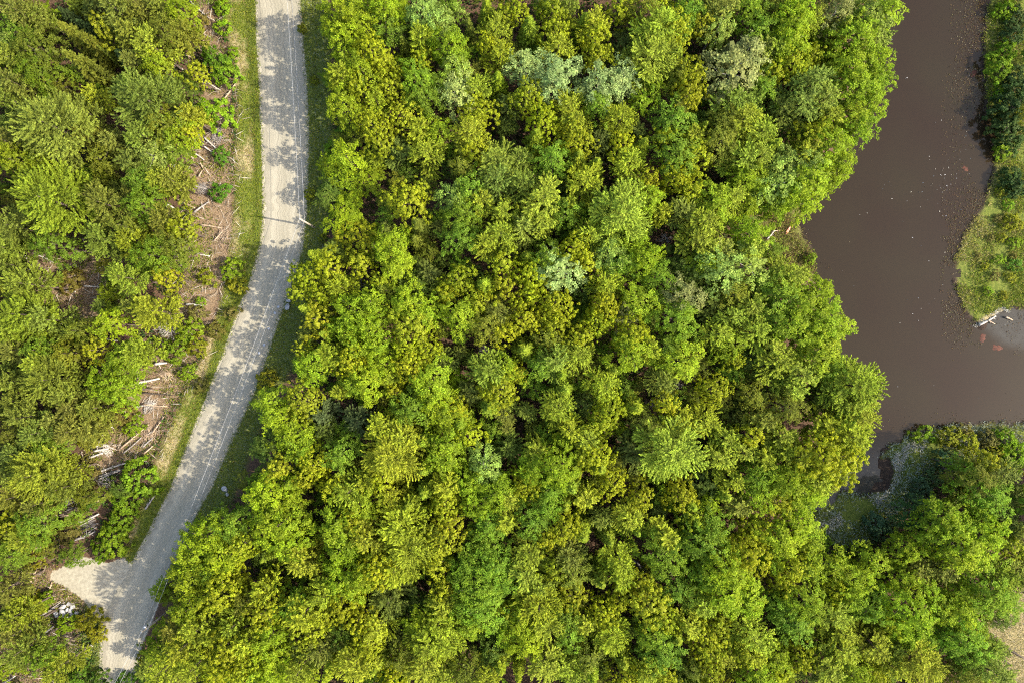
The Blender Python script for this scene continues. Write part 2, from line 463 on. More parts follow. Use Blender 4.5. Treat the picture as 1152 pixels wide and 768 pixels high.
TREES = '''
0,0
100 60 70 Pk;170 70 45 Pp;40 20 50 Mk;290 55 45 Fd;370 110 45 Fd;60 140 60 Mg;30 190 45 Ap;300 130 65 Fk;400 180 60 Fk;470 230 50 Fk;150 220 80 Mk;40 260 55 Mg;150 310 70 Mg;330 260 85 Fk;430 300 65 Fk;520 40 80 Pk;430 30 50 Pd;470 130 55 Oo;590 150 60 Oy;600 60 55 Mk;660 50 50 Mk;680 200 80 Ml;760 140 70 Mk;820 150 60 Mk;800 40 60 Ml;720 30 50 Mk;550 250 55 Fd;600 285 50 Mk;700 290 50 Ml;880 90 45 Bk;1000 120 35 Bl;1000 30 35 Bl;960 270 60 Bg;1010 330 55 Bl;1050 240 25 Bl;900 330 45 Oo;60 370 60 Pk;30 440 40 Pp;650 440 135 Pp;220 560 150 Pp;380 500 70 Pk;430 430 50 Oy;820 390 60 Md;850 520 50 Oo;960 510 72 Bl;640 610 80 Pp;725 560 70 Mk;800 590 60 Ml;870 600 40 Oy;520 640 60 Mk;460 720 60 Mk;690 700 70 Ap;800 690 55 Mg;40 640 70 Pk;60 720 70 Ml;170 730 50 Ml;990 700 45 Bg;600 735 60 Mg;390 620 50 Mk
0,192
210 130 150 Pl;60 250 80 Pp;230 330 80 Mg;30 350 60 Pp;30 420 50 Pp;470 150 100 Pk;640 45 65 Mg;800 50 60 Mk;720 50 50 Ml;640 150 75 Mg;740 230 70 Oy;830 260 60 Oy;470 310 85 Pp;590 310 70 Oy;560 250 60 Mk;690 380 80 Mg;820 340 70 Mk;310 490 105 Bk;110 510 80 Pp;30 520 50 Pl;560 480 80 Ml;740 480 50 Oo;860 520 60 Oy;90 650 100 Pl;200 670 75 Pp;30 720 60 Pl;680 630 85 Oy;490 690 60 Ml;600 610 50 Mk;690 705 75 X;880 640 40 Bk;850 720 55 Bl;960 720 40 Bk;985 95 42 Bg;1040 440 45 Bl;340 720 50 Mk;400 700 40 Mk;900 590 45 Bl;1060 520 35 By;930 480 35 By;1040 640 30 Bk
0,384
60 40 60 Mk;170 40 60 Mg;300 50 60 Mk;430 40 50 Oo;220 170 110 Pp;300 240 75 Pp;180 100 60 Pl;20 180 50 Mg;60 270 50 Mk;560 80 70 Ml;640 50 60 Ml;780 40 55 Bl;880 20 45 By;480 190 75 Ml;565 230 65 Ml;420 300 60 Oy;330 300 60 Mk;100 340 70 Mk;40 420 60 Mk;170 410 70 Mg;330 400 70 Mk;430 390 55 Oy;545 330 65 Bk;600 380 45 Bl;210 480 60 Mg;90 500 70 Mg;30 600 60 Pp;150 600 100 Pl;270 595 60 Pl;390 450 40 By;380 600 55 Bk;390 540 50 Bk;300 660 60 Mk;60 700 60 Oy;180 730 60 Mk;400 720 45 Bg;620 610 78 Bl;570 715 60 Bl;840 140 38 Bl;250 350 50 Mk;900 200 30 Bk
0,576
30 60 50 Oo;170 50 75 Mg;300 85 55 Bk;100 120 60 Pl;40 200 60 Mg;140 220 50 By;220 130 45 Bk;540 30 60 Bl;515 130 68 Bl;450 170 45 Bl;60 380 80 Mk;130 420 60 By;60 470 60 Oy;190 400 45 Bl;60 550 60 Oy;100 620 70 Mg;40 700 60 Ml;190 660 50 Mg;250 710 60 Ml;300 500 45 Bl;400 490 55 By;430 550 38 By;930 100 70 Ml;1050 60 70 Mg;1090 150 60 Oo;880 200 70 Ml;1000 190 75 Ml;850 300 70 Ml;960 270 60 Mg;990 360 70 Oo;1040 310 45 Oo;850 430 60 Ml;910 510 70 Oy;840 590 70 Oy;730 710 65 Oy;890 680 75 Oy;970 550 60 Oy;1060 500 60 Pl;1020 620 75 Oy;1000 720 70 Oy;1100 690 60 Oy;790 510 45 Oy;1130 740 50 Mg;1110 400 45 Mk;1120 570 50 Oy;350 740 40 Bg;440 760 40 Bg;560 765 40 Bg;640 660 30 By;640 750 40 Bg
288,0
380 50 70 Ml;450 115 65 Ml;400 165 65 Ml;590 30 65 Ml;590 140 60 Mg;335 130 40 Ml;660 190 40 Fk;760 60 65 Ap;835 80 55 Ap;870 30 40 Mg;740 165 50 Oy;870 210 70 Ml;740 270 40 Oy;520 230 65 Oy;400 270 50 Oy;470 310 60 Ml;570 290 50 Oy;380 345 55 Oo;390 470 75 Ml;460 400 55 Oy;600 390 70 Oo;540 450 50 Oo;720 350 60 Mg;750 430 65 Mg;820 380 40 Mg;900 415 65 As;900 290 50 Ap;990 400 60 Oy;1000 500 65 Oy;960 600 65 Oy;970 690 55 Oy;520 560 65 Oy;560 645 55 Oo;540 725 50 Oy;660 520 60 Oo;740 580 50 Oo;820 590 50 Ml;770 690 65 Oy;640 680 60 Pd;390 600 40 Bg;400 700 55 Ml;340 660 33 Bl;325 740 38 Ml;960 110 35 Fk;1040 30 50 Oy;1080 130 60 Oy;1040 190 40 Oy;1100 250 60 Oy;1090 350 50 Oy;1130 470 50 Pd;1120 60 40 Oy;1080 720 75 Pp;920 745 45 Mk;205 130 20 By;260 360 18 By
288,192
380 30 60 Ml;500 40 60 Ml;390 205 75 Ml;435 145 38 Ml;680 140 75 Oy;740 90 40 Oo;730 240 55 Fk;720 310 45 Fk;450 310 85 Oy;470 420 55 Oo;540 290 38 Ml;610 350 65 Ml;620 420 65 Ml;260 380 55 Oy;225 480 65 Oy;195 550 45 Oy;320 440 60 Oy;220 620 50 Oy;300 560 50 Oy;270 670 60 Oo;380 525 65 Oy;310 735 50 Oy;430 490 42 X;440 630 75 Ml;500 700 75 Ml;400 710 65 Ml;520 590 55 Ml;690 600 70 Ml;690 690 85 Oo;770 640 50 Ml;580 540 45 Mk;740 530 60 Md;900 120 60 Ap;960 80 55 Mg;930 200 65 Mg;920 300 60 Mg;1080 40 70 Pp;1020 140 55 Pl;1100 280 75 Oy;1030 320 60 Oy;910 490 60 Oy;860 560 50 Oy;910 650 65 Ml;1000 600 55 Oo;1030 510 60 Oy;1110 420 50 Oy;1120 520 50 Oy;1090 640 60 Mk;1030 700 65 Mk;1120 720 50 Oy;560 500 40 Oy;780 470 50 Pd;680 500 50 Pd;240 110 25 By;300 300 20 By;1110 190 50 Pl
288,384
210 40 35 Oo;250 110 70 Ml;330 60 60 Oy;420 90 65 Oy;450 30 50 Ml;540 30 60 Ml;375 220 38 Oo;560 100 65 Ml;500 180 75 Ml;435 190 50 Ml;680 30 60 Oy;690 110 60 Oy;610 165 40 Oo;760 40 60 Oy;840 100 60 Pd;620 220 38 Oo;790 180 75 Ml;800 275 75 Ml;700 300 70 Mg;850 340 55 Ml;1050 130 75 Pl;1100 220 70 Oy;1050 300 60 Oy;1125 130 50 Ml;40 170 45 By;60 270 55 Ml;200 270 75 Oo;90 350 60 Ml;155 415 55 Ml;60 475 60 Md;200 490 50 Ml;380 510 60 Mg;460 360 65 Pb;300 390 40 Pd;300 330 55 Pb;650 430 75 Py;555 380 55 Py;610 520 110 Py;760 450 60 Oy;860 470 75 Ml;920 370 60 Oy;960 425 50 Oy;900 300 40 Oy;840 535 55 Ml;100 570 50 Oo;160 640 60 Oy;250 560 60 Oy;230 620 45 Oo;50 680 70 Ml;120 725 60 Ml;340 650 50 Oy;420 670 70 Py;500 630 50 Py;560 620 50 Oy;470 740 65 Ml;610 690 60 Oy;760 580 50 Oy;760 680 60 Oy;860 660 65 Oo;850 735 60 Oo;690 740 60 Oy;1030 560 60 Ap;960 650 60 Ml;1080 680 70 Ml;1000 735 60 Ml;1135 700 50 Oy;1130 480 50 Pd;1030 40 36 X;960 230 50 Pd;485 345 22 X
288,576
100 60 85 Ml;140 140 75 Ml;30 30 50 Ml;210 220 65 Oy;50 200 40 Oy;40 350 50 Oo;40 440 60 Oo;370 60 75 Ml;440 30 60 Oy;380 170 75 Ml;500 110 70 Py;650 60 90 Oy;700 160 105 Oy;630 245 80 Oy;550 260 65 Oy;830 140 65 Oo;860 60 65 Oo;800 225 55 Oy;400 300 75 Ml;310 370 70 Oy;380 420 65 Oy;220 450 80 Oo;250 525 65 Oo;160 420 60 Mg;480 300 60 Ml;1040 60 65 Mg;1040 140 60 Mg;1125 30 50 Oy;960 230 75 Mg;1060 250 80 Mg;1000 340 90 Mg;1020 435 85 Mg;1120 310 60 Mg;1130 440 50 Oy;970 500 50 Ml;1130 530 50 Ml;600 390 90 Pd;720 430 60 Md;840 340 50 Oy;840 415 55 Oy;820 495 75 Py;780 585 85 Py;865 570 70 Py;760 680 85 Py;720 490 50 Ml;550 520 60 Oy;500 595 60 Oy;450 680 75 Py;540 690 55 Oy;460 490 50 Oy;390 530 60 Md;640 560 60 Pd;650 650 60 Mk;620 725 60 Oy;60 560 65 Ml;50 650 65 Ml;180 610 50 Md;200 700 65 Oy;330 720 60 Oy;300 600 60 Mk;60 745 60 Ml;1060 640 60 Md;1100 695 60 Oy;940 720 65 Mk;850 745 60 Pl;1030 735 60 Oy;1135 620 40 Oy
576,0
180 40 50 Oy;80 110 60 Oy;200 130 60 Oy;210 205 60 Oy;30 50 45 Oy;370 100 60 Oy;380 170 55 Oy;390 260 60 Oo;260 20 38 Pp;325 90 45 Oy;480 50 50 Oy;600 40 60 Mk;670 20 40 Oy;790 25 55 Mg;780 85 50 Mg;850 110 50 Oo;950 50 70 Pk;930 120 55 Ap;1060 40 60 Mg;1115 20 50 Mg;1120 130 50 Mg;660 130 95 Pl;630 250 100 Pl;735 130 65 Oy;740 250 60 Oy;500 210 65 Pd;60 300 65 As;200 335 75 As;160 385 55 As;395 370 75 As;500 345 60 As;380 470 50 Mg;70 430 60 Oy;140 540 65 Oy;110 610 60 Oy;260 480 65 Oy;280 550 65 Oy;290 630 65 Oy;300 705 60 Oy;380 735 50 Oy;180 710 60 Mg;30 720 50 Pp;490 530 60 Oo;580 465 35 Ml;640 400 38 Ml;730 540 72 Mg;800 340 65 Oy;800 420 60 Oo;740 330 50 Mk;860 570 40 Oy;1010 300 95 Ak;1060 225 55 Ak;1125 225 55 Pk;1000 450 75 Pp;1080 450 50 Pp;1040 540 75 Pl;960 560 60 Mk;940 640 65 Mk;1120 600 70 Pl;1050 710 75 Pl;1125 700 60 Pl;500 650 50 Oy;590 650 50 Oy;530 730 65 Oy;680 620 45 Oy;740 690 75 Mg;820 690 65 Oy;810 620 50 Oy;1130 330 40 Mg;1125 400 50 Mg;560 590 40 Pd;390 640 60 Pd;760 480 40 Mk
576,192
140 130 90 Pl;50 60 60 Pp;50 250 50 Pp;130 225 60 Pl;330 50 65 Oy;260 150 40 Oy;240 190 50 Mg;350 290 60 Py;500 190 110 Pl;530 120 75 Pl;450 270 60 Pl;610 130 60 Ml;610 50 50 Oy;740 40 60 Oy;810 90 50 Oy;680 190 40 Oy;760 185 60 Mk;860 230 75 Pl;840 320 75 Pl;920 140 75 Ml;990 120 60 Pl;1060 30 60 Ml;1070 150 40 Ml;1120 70 50 Ml;690 310 38 X;540 325 50 Ml;280 350 60 Oy;330 420 50 Oy;210 450 75 As;150 400 60 Mg;70 390 50 Oy;80 470 60 Oy;90 550 50 Oy;20 595 40 Oy;440 380 65 Ap;500 420 60 Mg;600 400 60 Ml;660 480 62 Mg;570 590 70 Ml;750 410 65 Md;810 450 75 Md;880 400 65 Ml;940 365 55 Pk;940 450 75 Ap;1060 430 75 Ap;1090 350 50 Pl;1080 280 60 Ml;1120 520 50 Mg;430 520 62 Oy;420 600 60 Oy;390 680 60 Oy;200 600 65 Oy;190 690 60 Oy;60 670 60 Oy;150 745 50 Mk;310 745 50 Oy;320 530 50 Md;770 560 65 Ak;510 660 45 Ak;740 670 75 Mg;540 735 65 Oy;900 600 75 Pd;1000 560 60 Mk;1080 610 70 Pl;1000 660 65 Pl;930 735 60 Pl;1095 720 70 Pl
576,384
60 40 60 Oy;20 140 40 Oy;200 90 65 Pp;290 60 65 Oy;225 150 50 Oy;240 215 60 Oy;210 295 65 Oy;130 110 50 Mg;540 50 75 Ml;620 35 50 Oy;690 25 45 Mg;760 85 75 Ml;680 180 60 Mk;460 130 38 Oy;410 205 65 Oy;440 300 65 Oy;400 360 55 Oy;330 290 50 Md;560 300 60 Oy;690 290 50 Oy;610 380 60 Mk;640 285 34 X;745 190 32 X;910 220 60 Oy;880 360 60 Py;760 360 50 Oy;1080 240 50 Mk;1100 80 60 Md;980 15 60 Ml;1000 80 40 Oy;260 400 60 Py;340 440 55 Pl;380 515 60 Oy;400 570 60 Oy;320 520 50 Oo;110 490 50 Oy;190 570 85 Ml;60 650 60 Oy;90 570 55 Ml;170 665 50 Mg;150 745 60 Mg;720 500 120 Pl;560 500 80 Pd;450 640 60 Oy;330 700 50 Oy;270 660 55 Oy;240 740 45 Oy;580 710 50 Oy;760 690 60 Oy;810 740 50 Oy;970 440 50 Pl;1040 500 60 Pl;940 530 65 Pl;1000 620 60 Oy;960 695 60 Oy;1080 430 50 Oy;1130 530 50 Oy;1100 620 60 Mg;1120 700 60 Ml;870 650 60 Md;890 730 40 Ml;1020 740 50 Mk;1130 360 50 Pk
576,576
90 40 65 Mg;240 70 60 Oy;320 105 60 Oy;150 120 50 Oo;80 180 65 Pl;60 265 80 Pl;120 325 60 Pl;530 30 60 Oy;560 85 45 Oy;400 30 40 Pp;440 125 50 Oy;260 200 65 Mk;270 275 65 Mk;180 250 50 Oy;270 370 60 Oo;400 310 60 Oy;490 220 70 Py;490 295 55 Py;480 400 45 Oy;410 455 60 Oy;690 200 85 Mg;690 110 55 Oy;870 130 85 Mg;900 60 65 Mg;820 30 50 Oo;960 240 95 Ml;980 345 95 Ml;860 270 65 Mg;1060 190 85 Oy;1100 90 60 Oy;1060 410 60 Ml;740 350 60 Mg;860 420 62 Pl;620 410 85 Oy;580 340 55 Oy;700 485 60 Oy;740 565 60 Oy;120 420 95 Py;160 490 75 Py;40 480 60 Ml;60 590 65 Ml;250 470 50 Mg;260 570 50 Mg;330 490 50 Oo;450 560 70 Oy;640 555 60 Mg;680 640 75 Mg;880 560 70 Oo;900 635 60 Oo;800 510 50 Oo;925 500 50 Oo;1090 570 75 Py;1080 645 60 Py;150 680 75 Pl;230 680 65 Pl;260 740 60 Pl;360 735 60 Oy;340 660 50 Mk;500 670 60 Oy;520 745 60 Oy;610 725 65 Oy;690 725 50 Oo;900 745 60 Oo;960 650 40 Oo;1020 640 40 Oo;1110 735 60 Ml;30 735 40 Oy;820 720 40 Mk
864,0
130 30 65 Ml;110 105 75 Ml;30 40 50 Mk;190 100 50 Pl;90 200 75 Ml;110 275 65 Oy;20 230 50 Pl;20 335 50 Oy;200 255 40 Oy;220 60 40 Mk;320 40 65 Ak;340 110 60 Oy;400 70 50 Oy;460 40 65 Ap;540 50 55 Ml;500 125 70 Pp;400 160 75 Ml;400 220 55 Oy;310 150 40 Mk;490 270 60 Ml;500 340 60 Ml;380 290 75 Ml;400 390 75 Ml;470 455 58 Ml;210 370 75 Pp;150 460 80 Pp;260 440 75 Pp;270 530 60 Pl;130 570 65 Md;380 520 60 Ml;425 570 50 Ml;70 500 60 Pp;200 610 65 Oy;280 650 75 Ml;330 725 60 Ml;170 680 65 Oy;80 730 65 Ap;30 650 50 Oy;200 745 60 Ap;1090 30 45 Bl;1090 220 45 Bl;1060 290 58 Bl;1060 410 30 Bl;1070 670 35 Bl;1120 140 50 Bd;1110 480 75 Bd;1090 560 65 Bd;1120 620 60 Bd;1135 330 45 Bd;1130 60 45 Bd;1130 400 60 Bd
864,192
60 60 80 Ap;200 40 85 Ml;290 20 60 Ml;130 110 70 Ml;40 150 50 Ml;205 395 25 Bl;100 470 70 Pl;60 560 85 Mg;160 600 85 Ml;230 550 60 Ml;250 680 75 Ml;320 705 50 Ml;120 700 85 Ml;20 420 40 Bk;200 740 65 Ml;30 660 60 Mg;1130 420 30 Bg;1120 230 40 By;1060 90 22 By;1100 150 24 Bl;1050 210 18 Bk;1130 320 26 Bl;1070 300 20 By;1020 300 16 Bk;1060 400 22 Bl;1110 480 22 By;1040 470 20 Bk;990 430 16 By;1010 540 20 Bl;1080 560 20 By;1120 380 18 Bk;960 380 14 Bk;1110 30 50 Bd;1135 60 50 Bd
864,384
40 90 80 Pl;140 150 80 Pl;230 50 85 Ml;280 115 60 Mg;20 30 50 Pl;410 200 110 Pl;480 245 70 Pl;380 290 60 Pl;300 230 60 Pl;240 260 60 Pd;120 210 50 Pl;250 370 70 Py;350 370 40 Mg;425 350 65 Oo;370 430 85 Oy;340 530 85 Oy;250 530 95 Oy;140 520 75 Oy;60 420 60 Pl;30 600 50 Ml;220 625 75 Oy;100 650 75 Ml;40 710 65 Oy;170 710 65 Ml;90 300 60 Mk;60 490 50 Oy;720 410 30 Bl;680 430 25 Bl;830 430 48 By;920 460 48 By;1090 450 50 Bl;1120 530 60 Bl;1010 440 40 Bk;900 410 30 Bk;1040 500 38 By;820 540 45 Bb;890 570 40 Mg;760 620 45 Bb;720 700 60 Bb;960 620 75 Mk;1060 600 70 Mk;1000 700 80 Mg;1100 690 60 Pd;900 700 50 Pd;1000 550 50 Oy;760 440 20 Bl;820 650 25 Bl
864,576
60 120 75 Ml;150 60 50 Ml;20 200 50 Ml;190 130 50 Ml;260 145 38 Bl;190 240 50 Ml;110 250 60 Oy;60 320 50 Oy;300 250 50 Ml;350 200 45 Bl;440 190 38 Bl;400 310 60 Ml;490 230 48 Ml;640 180 58 Ml;560 100 50 Bb;500 60 50 Bb;700 30 65 Mb;820 60 85 Ml;880 165 90 Ml;980 110 75 Ml;810 190 55 Mb;620 320 60 Ml;680 260 48 Mk;790 260 50 Pk;860 350 50 Ml;1090 60 60 Md;1090 150 50 Oo;1000 360 85 Mg;1060 410 65 Mg;1060 280 58 Pl;170 400 85 Ml;120 500 75 Mg;60 430 50 Mg;300 360 58 Oy;300 460 75 Pl;330 535 65 Py;365 395 50 Ml;460 440 58 Mg;460 360 50 Md;650 460 95 Ml;600 540 55 Ml;760 440 60 Ml;850 470 70 Ml;880 570 85 Mg;700 560 50 Ml;820 545 50 Mg;540 500 50 Oy;480 600 75 Py;560 605 60 Pl;330 620 75 Pl;280 700 75 Pl;180 720 65 Pd;150 660 58 Oy;40 660 60 Ml;40 745 50 Oy;400 725 65 Ml;480 745 58 Oy;690 670 95 Py;900 650 60 Mg;970 620 55 Mg;1000 710 85 Pp;880 745 60 Mk;560 690 50 Py;1130 90 40 Mk;1130 300 50 Mk
'''
# ------------------------------------------------------------------ the setting: outlines in photograph pixels on the ground
ROAD_L = [(291, -70), (290, 0), (291, 50), (294, 100), (296, 150), (297.5, 200), (298, 245), (295, 275), (283, 318), (269, 352), (252, 400), (233, 450),
          (213, 500), (196, 545), (168, 600), (148, 638), (128, 668), (117, 700), (115, 725), (114, 765), (108, 800), (98, 850)]
ROAD_R = [(335, -70), (335, 0), (339, 50), (343, 100), (345, 150), (344, 200), (342, 245), (338, 280), (326, 318), (314, 352), (298, 400), (280, 450),
          (256, 500), (237, 545), (206, 600), (191, 638), (180, 668), (168, 700), (157, 725), (150, 765), (142, 800), (130, 850)]
TURNOUT = [(170, 630), (150, 634), (138, 629), (120, 632), (108, 628), (92, 624), (80, 628), (70, 637), (58, 643), (55, 652), (66, 656), (76, 661), (86, 668),
           (96, 678), (106, 690), (113, 702), (119, 714), (150, 714), (165, 680)]
POND = [(975, -90), (985, 0), (982, 40), (968, 85), (955, 140), (938, 180), (918, 208), (905, 230), (898, 250), (905, 268), (914, 284), (917, 300), (920, 330), (926, 360),
        (932, 400), (940, 440), (952, 470), (955, 500), (940, 525), (918, 545), (906, 566), (912, 577), (930, 566), (948, 552), (975, 560), (992, 540), (990, 512), (1004, 500), (1020, 490), (1045, 484),
        (1080, 477), (1120, 474), (1152, 476), (1260, 470), (1260, 346), (1152, 345), (1140, 346), (1124, 353), (1104, 366), (1090, 354), (1078, 334), (1074, 306), (1078, 280), (1090, 254),
        (1106, 232), (1114, 208), (1118, 190), (1118, 160), (1114, 130), (1110, 100), (1107, 70), (1109, 35), (1114, 0), (1120, -90)]
POOL = [(1104, 366), (1122, 352), (1144, 344), (1152, 347), (1200, 352), (1200, 394), (1152, 392), (1128, 386)]
roadL, roadR = PP(ROAD_L), PP(ROAD_R)
pond, pool, turnout = PP(POND, DOWN), PP(POOL, DOWN), PP(TURNOUT)
road_poly = np.concatenate([roadL, roadR[::-1]])
VERGE_L = PP([(220, -70), (243, 0), (262, 60), (268, 120), (264, 200), (262, 250), (256, 300), (246, 350), (228, 400), (206, 450), (183, 500), (170, 540), (150, 590), (140, 630)] + ROAD_L[15::-1])
VERGE_R = PP(ROAD_R[:17] + [(215, 610), (262, 560), (285, 500), (312, 440), (338, 400), (352, 340), (362, 280), (378, 200), (372, 120), (372, 50), (365, -70)])
SLASH = [PP([(215, -40), (238, 0), (252, 60), (262, 110), (262, 200), (262, 260), (252, 310), (240, 355), (222, 400), (205, 440), (186, 470), (172, 510), (140, 520), (100, 545), (85, 580), (70, 590),
             (70, 560), (95, 525), (100, 505), (112, 480), (140, 465), (148, 430), (165, 400), (190, 370), (205, 330), (212, 280), (212, 240), (205, 180), (220, 140), (232, 90), (222, 40)]),
         PP([(40, 290), (100, 282), (125, 300), (128, 350), (100, 365), (62, 360), (40, 330)]),
         PP([(30, 640), (62, 640), (100, 672), (88, 695), (60, 690), (35, 665)]), PP([(38, 700), (88, 700), (90, 735), (45, 735)]), PP([(0, 740), (45, 730), (60, 775), (0, 775)])]
GREEN = [PP([(60, 715), (120, 705), (117, 790), (50, 790)]), PP([(98, 668), (120, 700), (116, 720), (90, 700)])]
CLEARING = PP([(1100, 690), (1130, 672), (1165, 660), (1165, 790), (1120, 790), (1108, 740)])
MARSH = [PP([(1120, 190), (1160, 150), (1190, 150), (1190, 350), (1148, 344), (1122, 352), (1094, 368), (1078, 334), (1073, 302), (1078, 276), (1096, 250), (1110, 215)], DOWN),
         PP([(1100, -60), (1180, -60), (1180, 180), (1118, 190), (1110, 100)], DOWN),
         PP([(905, 570), (955, 545), (985, 515), (1010, 492), (1060, 480), (1160, 472), (1170, 500), (1060, 520), (1040, 560), (1000, 590), (965, 618), (920, 605)], DOWN)]
BANK = [PP([(835, 245), (880, 225), (915, 205), (930, 215), (912, 250), (922, 300), (928, 330), (905, 310), (880, 300), (862, 280)], DOWN)]
PATHS = [([(905, 598), (930, 592), (958, 575), (985, 560), (1003, 540), (1010, 515), (1022, 505), (1035, 500)], 7.5), ([(1098, 370), (1112, 361), (1128, 353)], 5)]
MUD = [PP([(978, 520), (1000, 512), (1006, 530), (1000, 552), (975, 555), (966, 545)], DOWN)]

def seg_dist(p, poly, closed=True):
    q = np.concatenate([poly, poly[:1]]) if closed else poly
    best = np.full(len(p), 1e9)
    for a, b in zip(q[:-1], q[1:]):
        ab = b - a
        t = np.clip(((p - a) @ ab) / max(ab @ ab, 1e-9), 0, 1)
        best = np.minimum(best, np.linalg.norm(p - a - t[:, None] * ab, axis=1))
    return best

def inside(p, poly):
    x, y = p[:, 0], p[:, 1]
    c = np.zeros(len(p), bool)
    q = np.roll(poly, 1, 0)
    for (x1, y1), (x2, y2) in zip(poly, q):
        hit = ((y1 > y) != (y2 > y)) & (x < (x2 - x1) * (y - y1) / (y2 - y1 + 1e-12) + x1)
        c ^= hit
    return c

def sd(p, poly):
    d = seg_dist(p, poly)
    return np.where(inside(p, poly), -d, d)

def sstep(a, b, x):
    t = np.clip((x - a) / (b - a), 0, 1)
    return t * t * (3 - 2 * t)

_ph = rng.uniform(0, 6.28, 24)
def fbm(p):
    """cheap rolling noise, about -1..1"""
    x, y = p[:, 0], p[:, 1]
    o = np.zeros(len(p))
    for i, (k, a) in enumerate(((0.07, .5), (0.13, .35), (0.31, .22), (0.7, .14), (1.5, .09))):
        o += a * (np.sin(k * (x * 0.8 + y * 0.6) + _ph[i]) * np.cos(k * (y * 0.9 - x * 0.45) + _ph[i + 8]) + 0.5 * np.sin(k * 1.7 * x + _ph[i + 16] + 1.3 * np.sin(k * y)))
    return o

def ground_z(p):
    p = np.asarray(p, float).reshape(-1, 2)
    dp = sd(p, pond) + (0.7 * fbm(p * 3.0) + 0.9 * fbm(p * 9.0)) * (p[:, 0] > 50)
    hard = np.minimum(np.minimum(sd(p, road_poly), sd(p, turnout)), 20)
    z = fbm(p) * 0.22 * sstep(0.5, 4, hard)
    # a shallow ditch along the road
    z -= 0.22 * np.exp(-((hard - 2.2) / 1.0) ** 2) * (hard > 0)
    marsh = np.full(len(p), 50.0)
    for m in MARSH + BANK:
        marsh = np.minimum(marsh, sd(p, m))
    low = 1 - sstep(-1.0, 5.0, marsh)
    z = z * (1 - low) + low * (DOWN + 0.16 + 0.07 * fbm(p * 4))
    t = sstep(0.0, 5.0, dp)
    bank = DOWN + 0.05 + (z - DOWN - 0.05) * t
    bank = np.where(low > 0.02, np.minimum(z, DOWN + 0.05 + np.clip(dp, 0, 3) * 0.12 + 0.06 * fbm(p * 4) + (1 - low) * 2), bank)
    return np.where(dp > 0, bank, DOWN - 0.02 - np.clip(-dp, 0, 6) * 0.22)

def axis(lo, hi, step, far):
    a = list(np.arange(lo, hi + 1e-6, step))
    s = step
    while a[-1] < far:
        s *= 1.45
        a.append(a[-1] + s)
    s = step
    while a[0] > -far:
        s *= 1.45
        a.insert(0, a[0] - s)
    return np.array(a)

gx, gy = axis(-112, 112, 0.6, 2500), axis(-78, 78, 0.6, 2500)
X, Y = np.meshgrid(gx, gy)
gp = np.stack([X.ravel(), Y.ravel()], 1)
gz = ground_z(gp)
me = bpy.data.meshes.new('ground')
nx, ny = len(gx), len(gy)
me.vertices.add(nx * ny)
me.vertices.foreach_set('co', np.stack([gp[:, 0], gp[:, 1], gz], 1).astype(np.float32).ravel())
i0 = (np.arange(ny - 1)[:, None] * nx + np.arange(nx - 1)[None]).ravel()
fi = np.stack([i0, i0 + 1, i0 + 1 + nx, i0 + nx], 1).astype(np.int32)
me.loops.add(fi.size)
me.polygons.add(len(fi))
me.loops.foreach_set('vertex_index', fi.ravel())
me.polygons.foreach_set('loop_start', np.arange(0, fi.size, 4, dtype=np.int32))
me.polygons.foreach_set('loop_total', np.full(len(fi), 4, dtype=np.int32))
me.polygons.foreach_set('use_smooth', np.ones(len(fi), bool))

def zone(name, arr):
    a = me.attributes.new(name, 'FLOAT', 'POINT')
    a.data.foreach_set('value', arr.astype(np.float32))

def soft(polys, w=1.2):
    o = np.zeros(len(gp))
    for q in polys:
        o = np.maximum(o, 1 - sstep(-w, w, sd(gp, q)))
    return o

dl = seg_dist(gp, roadL, False)
inl = inside(gp, VERGE_L)
z_grass = np.maximum.reduce([soft([VERGE_L, VERGE_R]), soft(GREEN), soft(MARSH, 2.0), soft(BANK, 1.5) * 0.6])
z_straw = np.where(inl, sstep(1.5, 2.6, dl + 0.8 * fbm(gp * 3)) * (1 - sstep(4.4, 6.3, dl + 0.8 * fbm(gp * 2.1 + 5))) * 0.8 * np.clip(0.6 + 1.2 * fbm(gp * 3.3), 0, 1), 0)
z_straw = np.maximum(z_straw, soft([CLEARING], 2.5))
for pts, wd in PATHS[1:]:
    z_straw = np.maximum(z_straw, 1 - sstep(0.4, 1.6, seg_dist(gp, PP(pts, DOWN), False)))
z_dirt = soft(SLASH, 1.6) * (1 - z_straw)
z_sand = 1 - sstep(-0.3, 1.1, np.minimum(sd(gp, road_poly), sd(gp, turnout) + 0.5 + 0.5 * fbm(gp * 4)))
z_mud = np.maximum(1 - sstep(-0.6, 0.9, sd(gp, pond)), soft(MUD, 0.8))
for k, v in (('grass', z_grass), ('straw', z_straw), ('dirt', z_dirt), ('sand', z_sand), ('mud', z_mud)):
    zone(k, v)

